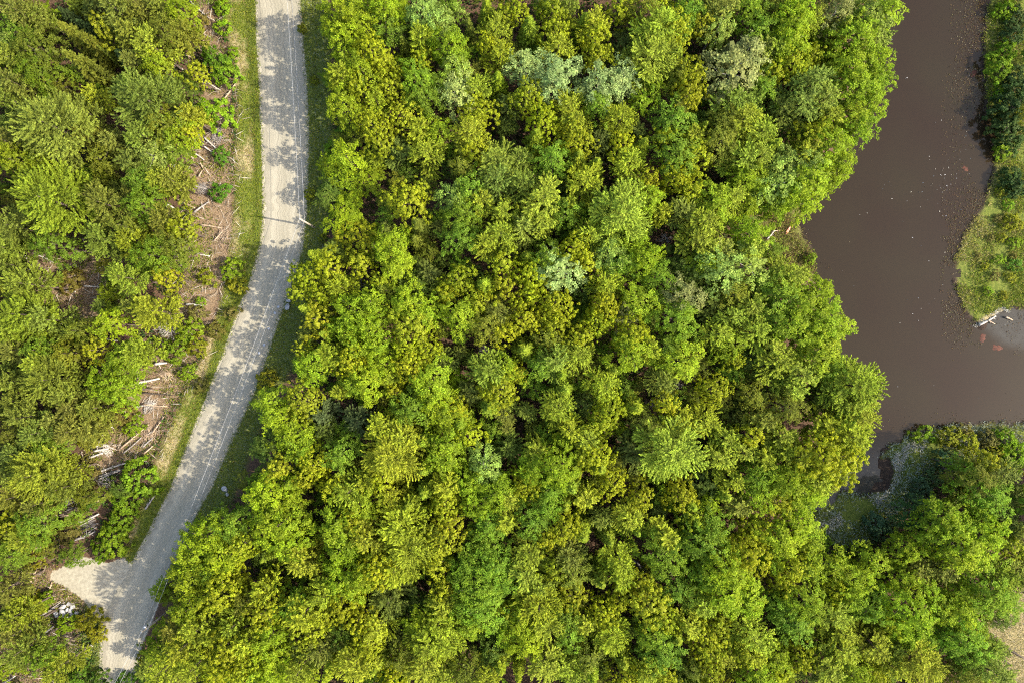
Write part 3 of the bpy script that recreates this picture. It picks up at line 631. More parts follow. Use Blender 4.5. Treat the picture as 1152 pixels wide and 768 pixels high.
m, t = nt('forest floor, verge and slash ground')
n1 = noise(t, 0.35, 5, 0.6)
n2 = noise(t, 2.2, 5, 0.65)
n3 = noise(t, 9.0, 3, 0.6)
def zmask(name, soften=0.25):
    a = attr(t, name).outputs['Fac']
    s = mathn(t, 'ADD', a, mathn(t, 'MULTIPLY', mathn(t, 'SUBTRACT', n2, 0.5), 0.9))
    r = N(t, 'ShaderNodeMapRange')
    r.inputs[1].default_value = 0.5 - soften
    r.inputs[2].default_value = 0.5 + soften
    t.links.new(s, r.inputs[0])
    return r.outputs[0]
def rcol(f, *pts):
    r = ramp(t, pts)
    t.links.new(f, r.inputs[0])
    return r.outputs[0]
litter = rcol(n3, (0.3, (0.035, 0.024, 0.016)), (0.5, (0.085, 0.052, 0.032)), (0.68, (0.15, 0.085, 0.05)))
green = rcol(n2, (0.3, (0.06, 0.08, 0.014)), (0.55, (0.11, 0.13, 0.02)), (0.75, (0.17, 0.15, 0.045)))
straw = rcol(n3, (0.3, (0.17, 0.13, 0.06)), (0.55, (0.3, 0.24, 0.12)), (0.75, (0.4, 0.34, 0.2)))
dirt = rcol(n3, (0.28, (0.085, 0.055, 0.03)), (0.5, (0.175, 0.118, 0.066)), (0.62, (0.23, 0.165, 0.1)), (0.74, (0.31, 0.25, 0.17)))
sand = rcol(n3, (0.3, (0.27, 0.235, 0.165)), (0.6, (0.36, 0.32, 0.235)))
mud = rcol(n2, (0.3, (0.018, 0.012, 0.008)), (0.7, (0.05, 0.034, 0.024)))
col = mixc(t, zmask('grass', 0.35), litter, green)
col = mixc(t, zmask('dirt', 0.2), col, dirt)
col = mixc(t, zmask('straw', 0.35), col, straw)
col = mixc(t, zmask('sand', 0.12), col, sand)
col = mixc(t, zmask('mud', 0.25), col, mud)
b = N(t, 'ShaderNodeBsdfPrincipled')
b.inputs['Roughness'].default_value = 0.95
b.inputs['Specular IOR Level'].default_value = 0.15
t.links.new(col, b.inputs['Base Color'])
bp = N(t, 'ShaderNodeBump')
bp.inputs['Strength'].default_value = 0.8
bp.inputs['Distance'].default_value = 0.15
t.links.new(mathn(t, 'ADD', n3, n2), bp.inputs['Height'])
t.links.new(bp.outputs[0], b.inputs['Normal'])
t.links.new(b.outputs[0], N(t, 'ShaderNodeOutputMaterial').inputs[0])
me.materials.append(m)
me.update(calc_edges=True)
ground = bpy.data.objects.new('ground', me)
C.objects.link(ground)
tag(ground, 'brown leaf littered forest floor with grassy verges and bare slash', 'ground', kind='structure')

# ------------------------------------------------------------------ road and turnout
def resample(poly, n):
    d = np.concatenate([[0], np.cumsum(np.linalg.norm(np.diff(poly, axis=0), axis=1))])
    s = np.linspace(0, d[-1], n)
    # smooth through the points
    x, y = np.interp(s, d, poly[:, 0]), np.interp(s, d, poly[:, 1])
    k = np.ones(9) / 9
    xp, yp = np.pad(x, 4, 'reflect', reflect_type='odd'), np.pad(y, 4, 'reflect', reflect_type='odd')
    return np.stack([np.convolve(xp, k, 'valid'), np.convolve(yp, k, 'valid')], 1)

def gravel_material():
    m, t = nt('pale graded gravel')
    ac = attr(t, 'across').outputs['Fac']
    al = attr(t, 'along').outputs['Fac']
    cv = N(t, 'ShaderNodeCombineXYZ')
    t.links.new(mathn(t, 'MULTIPLY', ac, 26.0), cv.inputs[0])
    t.links.new(mathn(t, 'MULTIPLY', al, 0.10), cv.inputs[1])
    streak = noise(t, 1.0, 3, 0.6, cv.outputs[0])
    big = noise(t, 0.3, 4, 0.6)
    fine = noise(t, 14.0, 3, 0.7)
    r = ramp(t, [(0.3, (0.19, 0.168, 0.12)), (0.5, (0.275, 0.247, 0.178)), (0.72, (0.325, 0.295, 0.22))])
    t.links.new(mathn(t, 'ADD', mathn(t, 'MULTIPLY', streak, 0.55), mathn(t, 'MULTIPLY', fine, 0.45)), r.inputs[0])
    c = mixc(t, mathn(t, 'MULTIPLY', big, 0.45), r.outputs[0], (0.3, 0.265, 0.2))
    wh = ramp(t, [(0.0, (.74, .74, .72)), (0.1, (.86, .86, .85)), (0.25, (1.08, 1.08, 1.08)), (0.5, (.84, .84, .82)), (0.74, (1.08, 1.08, 1.08)), (0.9, (.86, .86, .85)), (1.0, (.74, .74, .72))])
    t.links.new(mathn(t, 'ADD', ac, mathn(t, 'MULTIPLY', mathn(t, 'SUBTRACT', big, 0.5), 0.22)), wh.inputs[0])
    c = mixc(t, 0.85, c, wh.outputs[0], 'MULTIPLY')
    # dark wheel lines
    cv2 = N(t, 'ShaderNodeCombineXYZ')
    t.links.new(mathn(t, 'MULTIPLY', ac, 9.0), cv2.inputs[0])
    t.links.new(mathn(t, 'MULTIPLY', al, 0.003), cv2.inputs[1])
    ln = noise(t, 1.3, 1, 0.4, cv2.outputs[0])
    band = mathn(t, 'COMPARE', ln, 0.5, 0.02)
    c = mixc(t, mathn(t, 'MULTIPLY', band, 0.5), c, (0.17, 0.15, 0.11))
    b = N(t, 'ShaderNodeBsdfPrincipled')
    b.inputs['Roughness'].default_value = 0.95
    b.inputs['Specular IOR Level'].default_value = 0.15
    t.links.new(c, b.inputs['Base Color'])
    bp = N(t, 'ShaderNodeBump')
    bp.inputs['Strength'].default_value = 0.5
    bp.inputs['Distance'].default_value = 0.04
    t.links.new(mathn(t, 'ADD', fine, streak), bp.inputs['Height'])
    t.links.new(bp.outputs[0], b.inputs['Normal'])
    t.links.new(b.outputs[0], N(t, 'ShaderNodeOutputMaterial').inputs[0])
    return m
M['gravel'] = gravel_material()
n = 420
L_, R_ = resample(roadL, n), resample(roadR, n)
for e, sg in ((L_, 1), (R_, -1)):
    q = np.arange(n)
    w = 0.16 * np.sin(q * 0.9 + sg) + 0.2 * np.sin(q * 0.37 + 2 * sg) * np.sin(q * 0.11 + sg) + rng.normal(0, 0.13, n)
    e += unit(R_ - L_) * (w * sg)[:, None]
k = 11
f = np.linspace(0, 1, k)
rv = L_[:, None] * (1 - f)[None, :, None] + R_[:, None] * f[None, :, None]
rz = 0.035 + 0.05 * (1 - (2 * f - 1) ** 2) - 0.03 * np.exp(-((np.abs(f - 0.5) - 0.18) / 0.07) ** 2) * 0.6
edge = np.where((f == 0) | (f == 1), -0.004, 0)
rv = np.concatenate([rv, np.broadcast_to((rz + edge)[None, :, None], (n, k, 1))], 2)
mb = MB()
mb.v = [tuple(q) for q in rv.reshape(-1, 3)]
mb.f = [(i * k + j, i * k + j + 1, (i + 1) * k + j + 1, (i + 1) * k + j) for i in range(n - 1) for j in range(k - 1)]
mb.f = [q[::-1] if i == -1 else q for i, q in enumerate(mb.f)]
road = mb.build('road', M['gravel'])
a = road.data.attributes.new('across', 'FLOAT', 'POINT')
a.data.foreach_set('value', np.tile(f, n).astype(np.float32))
a = road.data.attributes.new('along', 'FLOAT', 'POINT')
a.data.foreach_set('value', np.repeat(np.arange(n) * 0.35, k).astype(np.float32))
tag(road, 'pale gravel road bending down beside the wood', 'road', kind='structure')

q = resample(np.concatenate([turnout, turnout[:1]]), 160)[:-1]
q = q + rng.normal(0, 0.1, q.shape)
cen = q.mean(0)
from mathutils.geometry import tessellate_polygon
mb = MB()
q = cen + (q - cen) * 0.97
mb.v = [(*a, 0.022) for a in q]
mb.f = [tuple(f_) if (q[f_[1]] - q[f_[0]])[0] * (q[f_[2]] - q[f_[0]])[1] - (q[f_[1]] - q[f_[0]])[1] * (q[f_[2]] - q[f_[0]])[0] > 0 else tuple(f_)[::-1]
        for f_ in tessellate_polygon([[Vector((*a, 0)) for a in q]])]
M['sand'] = simple_material('pale sandy gravel', (0.22, 0.195, 0.14), (0.31, 0.28, 0.205), 1.6, 0.95, 0.3, (0.35, 0.32, 0.24))
to = mb.build('gravel_path', M['sand'])
tag(to, 'pale sandy gravel turnout opening off the road bend', 'path', kind='structure')

# ------------------------------------------------------------------ pond
m, t = nt('brown pond water')
n1 = noise(t, 0.06, 3, 0.5)
n2 = noise(t, 0.8, 4, 0.6)
n4 = noise(t, 6.0, 2, 0.5)
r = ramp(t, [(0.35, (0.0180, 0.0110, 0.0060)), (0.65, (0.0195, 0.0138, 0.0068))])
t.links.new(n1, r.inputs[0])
shallow = attr(t, 'shallow').outputs['Fac']  # real shallows in the pool, painted glow in the inlet
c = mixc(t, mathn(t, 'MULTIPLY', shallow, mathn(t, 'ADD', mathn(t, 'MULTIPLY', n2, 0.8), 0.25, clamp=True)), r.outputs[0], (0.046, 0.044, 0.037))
b = N(t, 'ShaderNodeBsdfPrincipled')
t.links.new(c, b.inputs['Base Color'])
b.inputs['Roughness'].default_value = 0.06
b.inputs['IOR'].default_value = 1.23
bp = N(t, 'ShaderNodeBump')
bp.inputs['Strength'].default_value = 0.04
bp.inputs['Distance'].default_value = 0.02
t.links.new(n4, bp.inputs['Height'])
t.links.new(bp.outputs[0], b.inputs['Normal'])
t.links.new(b.outputs[0], N(t, 'ShaderNodeOutputMaterial').inputs[0])
wx, wy = np.arange(35, 150, 0.8), np.arange(-40, 95, 0.8)
X, Y = np.meshgrid(wx, wy)
wp = np.stack([X.ravel(), Y.ravel()], 1)
wd = sd(wp, pond)
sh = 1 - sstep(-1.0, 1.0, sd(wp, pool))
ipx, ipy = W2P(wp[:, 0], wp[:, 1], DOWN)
sh = np.maximum(sh, sstep(488, 520, ipy + 6 * fbm(wp * 4)))  # inlet base colour greyed to imitate sky glow on shaded water
nx, ny = len(wx), len(wy)
i0 = (np.arange(ny - 1)[:, None] * nx + np.arange(nx - 1)[None]).ravel()
near = (wd[i0] < 2.5)
i0 = i0[near]
used, inv = np.unique(np.stack([i0, i0 + 1, i0 + 1 + nx, i0 + nx], 1), return_inverse=True)
inv = inv.reshape(-1, 4)
wme = bpy.data.meshes.new('water')
wme.from_pydata([(x, y, DOWN) for x, y in wp[used]], [], [tuple(q) for q in inv.tolist()])
a = wme.attributes.new('shallow', 'FLOAT', 'POINT')  # real shallows in the pool, painted sky glow in the inlet
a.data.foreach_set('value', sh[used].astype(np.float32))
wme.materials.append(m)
wme.update()
water = bpy.data.objects.new('water', wme)
C.objects.link(water)
tag(water, 'brown tannin stained pond with a narrow inlet', 'water', kind='structure')

# ------------------------------------------------------------------ trees
PAL = {'Oy': (.228, .258, .008), 'Fy': (.175, .225, .012), 'Oo': (.222, .244, .009), 'Ml': (.180, .250, .008), 'Mg': (.125, .198, .011), 'Md': (.082, .122, .012), 'Mb': (.055, .11, .028),  # Md and Mb: shade is put into the leaf colour
       'Mk': (.140, .162, .013), 'Pp': (.145, .19, .022), 'Pl': (.192, .240, .017), 'Pk': (.145, .165, .020), 'Pd': (.098, .125, .016), 'Pb': (.09, .12, .035),  # Pd and Pb: needles coloured as they look in shade
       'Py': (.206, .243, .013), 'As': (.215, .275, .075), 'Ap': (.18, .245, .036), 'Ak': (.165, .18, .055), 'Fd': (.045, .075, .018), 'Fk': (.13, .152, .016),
       'Bl': (.155, .24, .009), 'Bg': (.08, .165, .011), 'By': (.2, .205, .010), 'Bk': (.14, .125, .025), 'Bd': (.05, .085, .016), 'Bb': (.07, .12, .045), 'X': (.3, .28, .25)}  # Bd and Bb: shrub greens with shade already mixed in
LOOK = {'Oy': ('yellow-green', 'oak'), 'Oo': ('golden olive', 'oak'), 'Ml': ('lime green', 'maple'), 'Mg': ('bright green', 'ash'), 'Md': ('shaded deep green', 'ash'), 'Mb': ('shaded blue-green', 'ash'),
        'Mk': ('khaki green', 'cherry'), 'Pp': ('feathery grey-green', 'pine'), 'Pl': ('feathery pale lime', 'pine'), 'Pk': ('feathery khaki', 'pine'), 'Pd': ('dark shaded', 'pine'), 'Pb': ('shaded blue-grey', 'pine'),
        'Py': ('feathery yellow-green', 'pine'), 'As': ('silvery white-leaved', 'aspen'), 'Ap': ('pale silver-green', 'aspen'), 'Ak': ('thin buff-grey', 'aspen'), 'Fd': ('dark spiky', 'spruce'), 'Fk': ('olive spiky', 'spruce'), 'Fy': ('yellow-green spiky', 'spruce'),
        'Bl': ('bright lime', 'shrub'), 'Bg': ('rich green', 'shrub'), 'By': ('yellowish', 'shrub'), 'Bk': ('brownish olive', 'shrub'), 'Bd': ('dark green', 'shrub'), 'Bb': ('shaded blue-green', 'shrub'), 'X': ('bare grey', 'dead tree')}
NAME = {'oak': 'oak_tree', 'maple': 'maple_tree', 'ash': 'ash_tree', 'cherry': 'cherry_tree', 'pine': 'pine_tree', 'aspen': 'aspen_tree', 'spruce': 'spruce_tree', 'shrub': 'shrub', 'dead tree': 'dead_tree'}
GROUP = {'oak': 'yellow-green oaks of the wood', 'maple': 'lime green maples of the wood', 'ash': 'bright green ash trees of the wood', 'cherry': 'khaki cherry trees of the wood', 'pine': 'feathery pines of the wood',
         'aspen': 'pale aspens of the wood', 'spruce': 'narrow spruces of the wood', 'shrub': 'shrubs along the verges and shores', 'dead tree': 'bare dead trees'}

PROTO = {}
def proto(kind, R, h, cr, mat, bark, limbs, rad):
    q, ti, hu = cr
    i = len(PROTO.setdefault(kind, []))
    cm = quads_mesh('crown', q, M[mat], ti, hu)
    tm = trunk_mesh(h, rad, i * 7 + len(kind), limbs, M[bark], R)
    PROTO[kind].append((R, h, cm, tm))

for s in range(3):
    proto('oak', 1.9, 10, crown_oak(1.9, 10, 10 + s), 'leaf', 'bark', 7, 0.14)
    proto('oak', 3.0, 12, crown_oak(3.0, 12, 20 + s), 'leaf', 'bark', 9, 0.19)
proto('oak', 4.2, 13.5, crown_oak(4.2, 13.5, 31), 'leaf', 'bark', 11, 0.25)
for kd, sh in (('maple', 0), ('ash', 50), ('cherry', 100)):
    lf = {'maple': 0.25, 'ash': 0.22, 'cherry': 0.2}[kd]
    for s in range(3):
        proto(kd, 1.9, 10, crown_maple(1.9, 10, 40 + s + sh, lf, 1.0), 'leaf', 'bark', 7, 0.13)
        proto(kd, 3.0, 12, crown_maple(3.0, 12, 60 + s + sh, lf, 0.95), 'leaf', 'bark', 9, 0.18)
    proto(kd, 4.2, 13.5, crown_maple(4.2, 13.5, 71 + sh, lf, 0.9), 'leaf', 'bark', 11, 0.24)
for s in range(3):
    proto('aspen', 2.3, 12, crown_maple(2.3, 12, 300 + s, 0.22, 1.1, 0.16), 'leaf', 'pale_bark', 8, 0.13)
    proto('spruce', 1.7, 11, crown_spruce(1.7, 11, 330 + s), 'needle', 'bark', 0, 0.15)
    proto('pine', 1.9, 11, crown_pine(1.9, 11, 340 + s), 'needle', 'bark', 0, 0.15)
    proto('pine', 3.2, 14, crown_pine(3.2, 14, 350 + s), 'needle', 'bark', 0, 0.2)
    proto('pine', 5.0, 17, crown_pine(5.0, 17, 360 + s), 'needle', 'bark', 0, 0.3)
    proto('shrub', 1.0, 1.5, crown_shrub(1.0, 1.5, 370 + s), 'leaf', 'bark', 4, 0.035)
    proto('shrub', 1.9, 2.6, crown_shrub(1.9, 2.6, 380 + s, 0.24), 'leaf', 'bark', 6, 0.05)

for s in range(2):
    tm = trunk_mesh(9, 0.13, 400 + s, 13, M['grey_wood'], 2.0, 0.3, 0.97, True)
    PROTO.setdefault('dead tree', []).append((1.9, 9, None, tm))

def bush_dead(R, seed):
    r = random.Random(seed)
    mb = MB()
    for i in range(150):
        az, el = r.uniform(0, 6.28), r.uniform(0.15, 1.4)
        l = R * r.uniform(0.6, 1.1)
        d = (math.cos(az) * math.cos(el), math.sin(az) * math.cos(el), math.sin(el) * 0.8)
        p1 = tuple(q * l * 0.55 for q in d)
        p2 = (p1[0] + d[0] * l * .5 + r.uniform(-.3, .3), p1[1] + d[1] * l * .5 + r.uniform(-.3, .3), p1[2] + d[2] * l * .45)
        mb.tube([(0, 0, 0), p1, p2], [0.03, 0.022, 0.01], 4, False)
        for s in range(3):
            f = r.uniform(0.3, 0.9)
            q = tuple(p1[j] + (p2[j] - p1[j]) * f for j in range(3))
            mb.tube([q, (q[0] + r.uniform(-.5, .5), q[1] + r.uniform(-.5, .5), q[2] + r.uniform(0, .4))], [0.016, 0.008], 3, False)
    return mb.mesh('dead_branches', M['white_wood'])

NUM = 'zero one two three four five six seven eight nine ten eleven twelve thirteen fourteen fifteen sixteen seventeen eighteen nineteen'.split()
TENS = 'x x twenty thirty forty fifty sixty seventy eighty ninety'.split()
def word(n):
    n = int(round(n))
    if n >= 100:
        return 'hundred'
    n = max(0, n)
    if n < 20:
        return NUM[n]
    return TENS[n // 10] + ('-' + NUM[n % 10] if n % 10 else '')

MARKS = [(348, 250, 'upper utility pole'), (175, 700, 'lower utility pole'), (75, 686, 'white boulders'), (95, 645, 'gravel turnout'), (318, 110, 'upper road'), (265, 370, 'road bend'),
         (240, 180, 'slash strip'), (185, 440, 'log piles'), (115, 530, 'bleached logs'), (95, 325, 'red bare patch'), (985, 70, 'upper pond bank'), (890, 260, 'pond notch'),
         (930, 350, 'pond bank'), (985, 440, 'pine point'), (945, 560, 'narrow inlet'), (1000, 545, 'shaded marsh'), (1120, 290, 'sunny marsh'), (1140, 730, 'dry clearing'),
         (650, 90, 'silvery aspens'), (560, 490, 'brown gap'), (546, 394, 'grey snag'), (395, 314, 'pinkish dead tree'), (757, 510, 'great star pine'), (463, 615, 'golden oak heart'),
         (768, 332, 'buff thin aspen'), (178, 368, 'grey dead bush'), (58, 140, 'great pines'), (700, 640, 'forest logs'), (1140, 130, 'dark shore trees')]
LABELS = {}
def place_phrase(px, py):
    best = min(MARKS, key=lambda q: (q[0] - px) ** 2 + (q[1] - py) ** 2)
    d = math.hypot(best[0] - px, best[1] - py)
    dx, dy = px - best[0], py - best[1]
    if d > 120:
        near = 'in the wood'
    elif d < 14:
        near = 'beside the ' + best[2]
    elif abs(dx) > abs(dy):
        near = ('right of the ' if dx > 0 else 'left of the ') + best[2]
    else:
        near = ('below the ' if dy > 0 else 'above the ') + best[2]
    return near

def unique_label(head, px, py):
    near = place_phrase(px, py)
    ax, ay = min(max(px / 11.52, 0), 99), min(max(py / 7.68, 0), 99)
    for k in range(30):
        lab = f"{head} {near}, {word(ax)} percent across, {word(ay)} percent down"
        if len(lab.replace(',', '').split()) > 16:
            lab = f"{head} {near}, {word(ax)} across and {word(ay)} down in percent"
        if len(lab.replace(',', '').split()) > 16:
            lab = f"{head.replace('feathery ', '')} {near}, {word(ax)} percent across, {word(ay)} down"
        if lab not in LABELS:
            break
        ax = min(ax + (1 if k % 2 else 0), 99)
        ay = min(ay + (0 if k % 2 else 1), 99)
    LABELS[lab] = 1
    return lab

RAW = []
cur = None
for line in TREES.strip().split('\n'):
    if ';' not in line:
        cur = tuple(int(v) for v in line.split(','))
        continue
    for it in line.split(';'):
        a, b_, r_, cd = it.split()
        RAW.append([cur[0] + float(a) / 4, cur[1] + float(b_) / 4, float(r_) / 4, cd])
vr = random.Random(17)
for q in RAW:
    if q[3] == 'Oy' and vr.random() < 0.46:
        q[3] = 'Fy' if q[2] < 15.3 and vr.random() < 0.6 else 'Py'
    elif q[3] == 'Oo' and vr.random() < 0.25:
        q[3] = 'Py'
    elif q[3] == 'Ml' and q[0] < 200 and vr.random() < 0.5:
        q[3] = 'Pl'
    elif q[3] == 'Mk' and vr.random() < (0.7 if q[0] < 290 else 0.4):
        q[3] = 'Pk'
    elif q[3] == 'Mg' and q[0] < 200 and vr.random() < 0.5:
        q[3] = 'Pp'
    elif q[3] == 'Oy' and q[0] < 200:
        q[3] = 'Pk'
# the big crowns first; a small clump listed inside a crown of its own kind belongs to that crown
RAW.sort(key=lambda q: -q[2])
KEEP = []
for q in RAW:
    if any(math.hypot(q[0] - p[0], q[1] - p[1]) < 0.45 * p[2] and q[3][0] == p[3][0] for p in KEEP):
        continue
    KEEP.append(q)

def on_hard(x, y):
    p = np.array([[x, y]])
    return min(sd(p, road_poly)[0], sd(p, turnout)[0])

def plant(kind, code, x, y, R, h, px, py, prng):
    cand = PROTO[kind]
    best = sorted(cand, key=lambda c: abs(math.log(c[0] / R)))[:3]
    R0, h0, cm, tm = prng.choice(best)
    z = float(ground_z([[x, y]])[0])
    col, sp = LOOK[code]
    sp = 'fir' if code == 'Pk' else sp  # khaki pines, grown from the same crowns as every pine
    root = empty('khaki_pine_tree' if code == 'Pk' else NAME[kind], (x, y, z))
    root.rotation_euler.z = prng.uniform(0, 6.28)
    s = R / R0
    root.scale = (s, s, h / h0)
    size = ('great ' if R > 4.2 else 'tall ' if R > 2.9 else 'young ' if R < 1.6 else '') if kind not in ('shrub', 'dead tree') else ('large ' if R > 1.9 else 'small ' if R < 1.1 else '')
    tag(root, unique_label((size + col + ' ' + sp), px, py), 'tree' if kind != 'shrub' else 'shrub', 'khaki pines of the wood' if code == 'Pk' else GROUP[kind])
    tr = bpy.data.objects.new('trunk' if kind != 'shrub' else 'stem', tm)
    C.objects.link(tr)
    tr.parent = root
    if cm is not None:
        cr = bpy.data.objects.new('crown' if kind != 'shrub' else 'foliage', cm)
        C.objects.link(cr)
        cr.parent = root
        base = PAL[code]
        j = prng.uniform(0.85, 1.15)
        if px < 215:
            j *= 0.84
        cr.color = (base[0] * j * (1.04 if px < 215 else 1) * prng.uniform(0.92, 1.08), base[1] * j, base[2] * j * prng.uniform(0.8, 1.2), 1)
    return root

LOGS = '''
0,0|735 245 825 315 w .10;850 0 940 80 g .12;915 185 965 220 t .09;935 370 990 405 w .09;1010 450 1060 375 t .10;920 620 975 670 w .12;920 660 967 690 w .11;830 680 870 712 t .12;870 688 920 722 w .10;838 250 880 268 t .12;380 250 435 290 g .09;455 238 487 252 w .08;905 735 917 768 t .08
0,192|120 262 180 276 w .16;760 155 795 175 w .14;800 130 880 170 t .13;880 190 940 140 g .13;865 85 935 112 d .10;872 68 930 84 g .10;890 370 945 386 w .19;840 602 915 606 w .15;60 405 140 412 t .13;70 384 130 396 w .12;160 376 240 414 w .11;300 540 340 546 w .12;385 520 450 524 w .12;970 315 1010 262 t .10;905 245 1000 260 t .09;420 755 530 765 g .14;270 655 302 662 t .09;900 30 912 0 t .10
0,384|605 190 720 165 w .18;610 176 700 173 t .11;640 228 770 238 d .11;570 300 700 275 g .15;650 281 752 292 t .11;704 100 752 95 w .18;540 485 672 372 t .12;650 472 692 430 g .10;388 532 466 500 w .14;430 490 492 480 w .15;410 600 570 545 w .14;440 608 560 570 g .10;450 616 542 580 w .12;480 388 532 378 w .13;275 725 382 686 w .13;290 738 372 700 g .10;428 722 540 660 t .13;305 755 342 745 g .12;440 472 452 446 w .09;655 500 702 455 t .10;690 412 742 332 t .09;655 752 700 682 g .13;560 500 640 430 g .09
0,576|338 50 450 4 w .15;352 62 430 22 g .10;325 125 432 84 g .16;160 160 242 144 t .16;140 312 166 244 t .15;60 322 140 290 t .12;150 340 222 356 d .10;278 16 332 10 t .14;165 562 242 512 w .13;155 485 272 404 g .10;168 472 290 404 g .09;18 766 70 734 w .13;58 732 112 690 t .10;380 108 442 62 g .09;100 302 182 276 g .10;210 380 232 312 t .12
288,384|480 335 502 352 g .10;462 318 500 330 g .08
576,576|560 222 640 312 g .14;572 240 632 302 w .10;592 236 632 292 g .09;600 310 642 291 t .10;545 215 600 262 g .09
864,192|2 305 36 268 w .10;30 268 66 266 t .08;966 694 1046 654 w .15;1000 672 1040 690 t .08;1086 658 1122 672 t .12
864,576|980 472 1092 520 d .12;966 540 1150 655 d .16;1040 650 1100 690 d .09;585 585 640 610 d .10;770 600 820 640 d .10
576,384|480 215 560 250 t .10;275 190 340 205 t .09;280 205 330 212 g .09;770 178 840 186 d .10;950 320 1010 350 t .12'''  # dark logs by the lower right clearing are built in place of trunk shadows
LOGPX = []
for line in LOGS.strip().split('\n'):
    o_, items = line.split('|')
    ox, oy = (int(v) for v in o_.split(','))
    for it in items.split(';'):
        v = [float(q) / 4 for q in it.split()[:4]]
        for f in (0.15, 0.5, 0.85):
            LOGPX.append((ox + v[0] + (v[2] - v[0]) * f, oy + v[1] + (v[3] - v[1]) * f))
LOGPX += [(66, 688), (72, 686), (79, 684), (84, 690)] * 1
trng = random.Random(5)
PLACED = []
for px, py, rp, code in KEEP:
    kind = LOOK[code][1]
    if px < 262 and kind not in ('shrub', 'dead tree') and inside(P(px + 0.7 * rp, py, 0)[None, :2], SLASH[0])[0]:
        px -= 0.4 * rp
    if kind not in ('shrub', 'dead tree') and inside(P(px, py, 0)[None, :2], SLASH[0])[0]:
        continue
    R = rp * 0.1367 * ((1.27 if px > 440 or py > 480 else 1.14) if kind not in ('shrub',) else 1.15)
    if px < 262 and kind not in ('dead tree',):
        gap = min([math.hypot(px - a, py - c) for a, c in LOGPX] + [99])
        if gap < rp * 0.95:
            R *= max(0.5, gap / (rp * 0.95))
    if kind == 'shrub':
        h = R * trng.uniform(1.2, 1.6)
        zc = h * 0.6
    elif kind == 'dead tree':
        h = 5.0 + R * 1.2
        zc = h * 0.7
    else:
        h = 8.4 + 1.45 * R + trng.uniform(-0.8, 0.9)
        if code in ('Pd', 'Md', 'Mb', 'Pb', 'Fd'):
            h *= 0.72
        if px < 430 and px > 300 and code != 'X':
            h = (4.6 + 0.7 * R) if 178 < py < 276 and px < 440 else h + (1.6 if py < 178 else 1.2 if py < 500 else 1.8 if py < 620 else 3.2)
        elif 120 < px <= 300 and py > 400 and px > 480 - 0.5 * py:
            h += 4.6 if py > 655 else 2.4
        zc = h * 0.8
    x, y, _ = P(px, py, zc)
    if kind != 'shrub':
        # a trunk stands beside the road and the water, never in it: its crown reaches over instead
        for _try in range(12):
            q = np.array([[x, y]])
            if min(sd(q, road_poly)[0], sd(q, turnout)[0]) > 0.9 and sd(q, pond)[0] > 0.3:
                break
            best_d, bx, by = -1e9, x, y
            for k in range(12):
                xx, yy = x + 0.5 * math.cos(k * 0.5236), y + 0.5 * math.sin(k * 0.5236)
                q = np.array([[xx, yy]])
                d = min(sd(q, road_poly)[0] - 0.9, sd(q, turnout)[0] - 0.9, sd(q, pond)[0] - 0.3)
                if d > best_d:
                    best_d, bx, by = d, xx, yy
            x, y = bx, by
    PLACED.append((x, y, R, h, kind))
    if code == 'X' and 22 > rp > 15 or code == 'X' and abs(px - 395) < 6:
        o = bush_dead(R * 0.95, int(px)).copy()
        b_ = bpy.data.objects.new('dead_bush', o)
        C.objects.link(b_)
        b_.location = (x, y, float(ground_z([[x, y]])[0]))
        tag(b_, unique_label('bushy bleached grey dead shrub', px, py), 'dead shrub', 'bleached dead shrubs')
        continue
    plant(kind, code, x, y, R, h, px, py, trng)
print('trees', len(KEEP))
from collections import Counter
print(Counter(LOOK[q[3]][1] for q in KEEP))
# ------------------------------------------------------------------ young trees in the gaps between the listed crowns
frng = random.Random(41)
allp = np.array([(a, b_, c) for a, b_, c, d, e in PLACED])
nfill = 0
for ix in np.arange(-92, 92, 2.6):
    for iy in np.arange(-62, 62, 2.6):
        x, y = ix + frng.uniform(-1, 1), iy + frng.uniform(-1, 1)
        px, py = W2P(x, y, 4.0)
        if not (4 < px < 1148 and 4 < py < 764):
            continue
        q = np.array([[x, y]])
        d = np.hypot(allp[:, 0] - x, allp[:, 1] - y) - allp[:, 2] * 0.85
        if d.min() < 0.25 or frng.random() < 0.3:
            continue
        if sd(q, road_poly)[0] < 1.6 or sd(q, turnout)[0] < 1.5 or sd(q, pond)[0] < 1.5 or any(sd(q, s)[0] < 0.4 for s in SLASH + MARSH + BANK + [VERGE_L, VERGE_R, CLEARING] + GREEN):
            continue
        R = frng.uniform(1.2, 1.9)
        code = frng.choice(['Mg', 'Ml', 'Mk', 'Mk', 'Pp', 'Mg', 'Pk', 'Md'])
        h = frng.uniform(5.0, 7.5)
        plant(LOOK[code][1], code, x, y, R, h, px, py, frng)
        allp = np.concatenate([allp, [[x, y, R]]])
        nfill += 1
print('young fill trees', nfill)

# ------------------------------------------------------------------ ground cover (nobody could count it)
def scatter(n, box, accept, r):
    x0, y0, x1, y1 = box
    p = np.stack([r.uniform(x0, x1, n), r.uniform(y0, y1, n)], 1)
    return p[accept(p)]

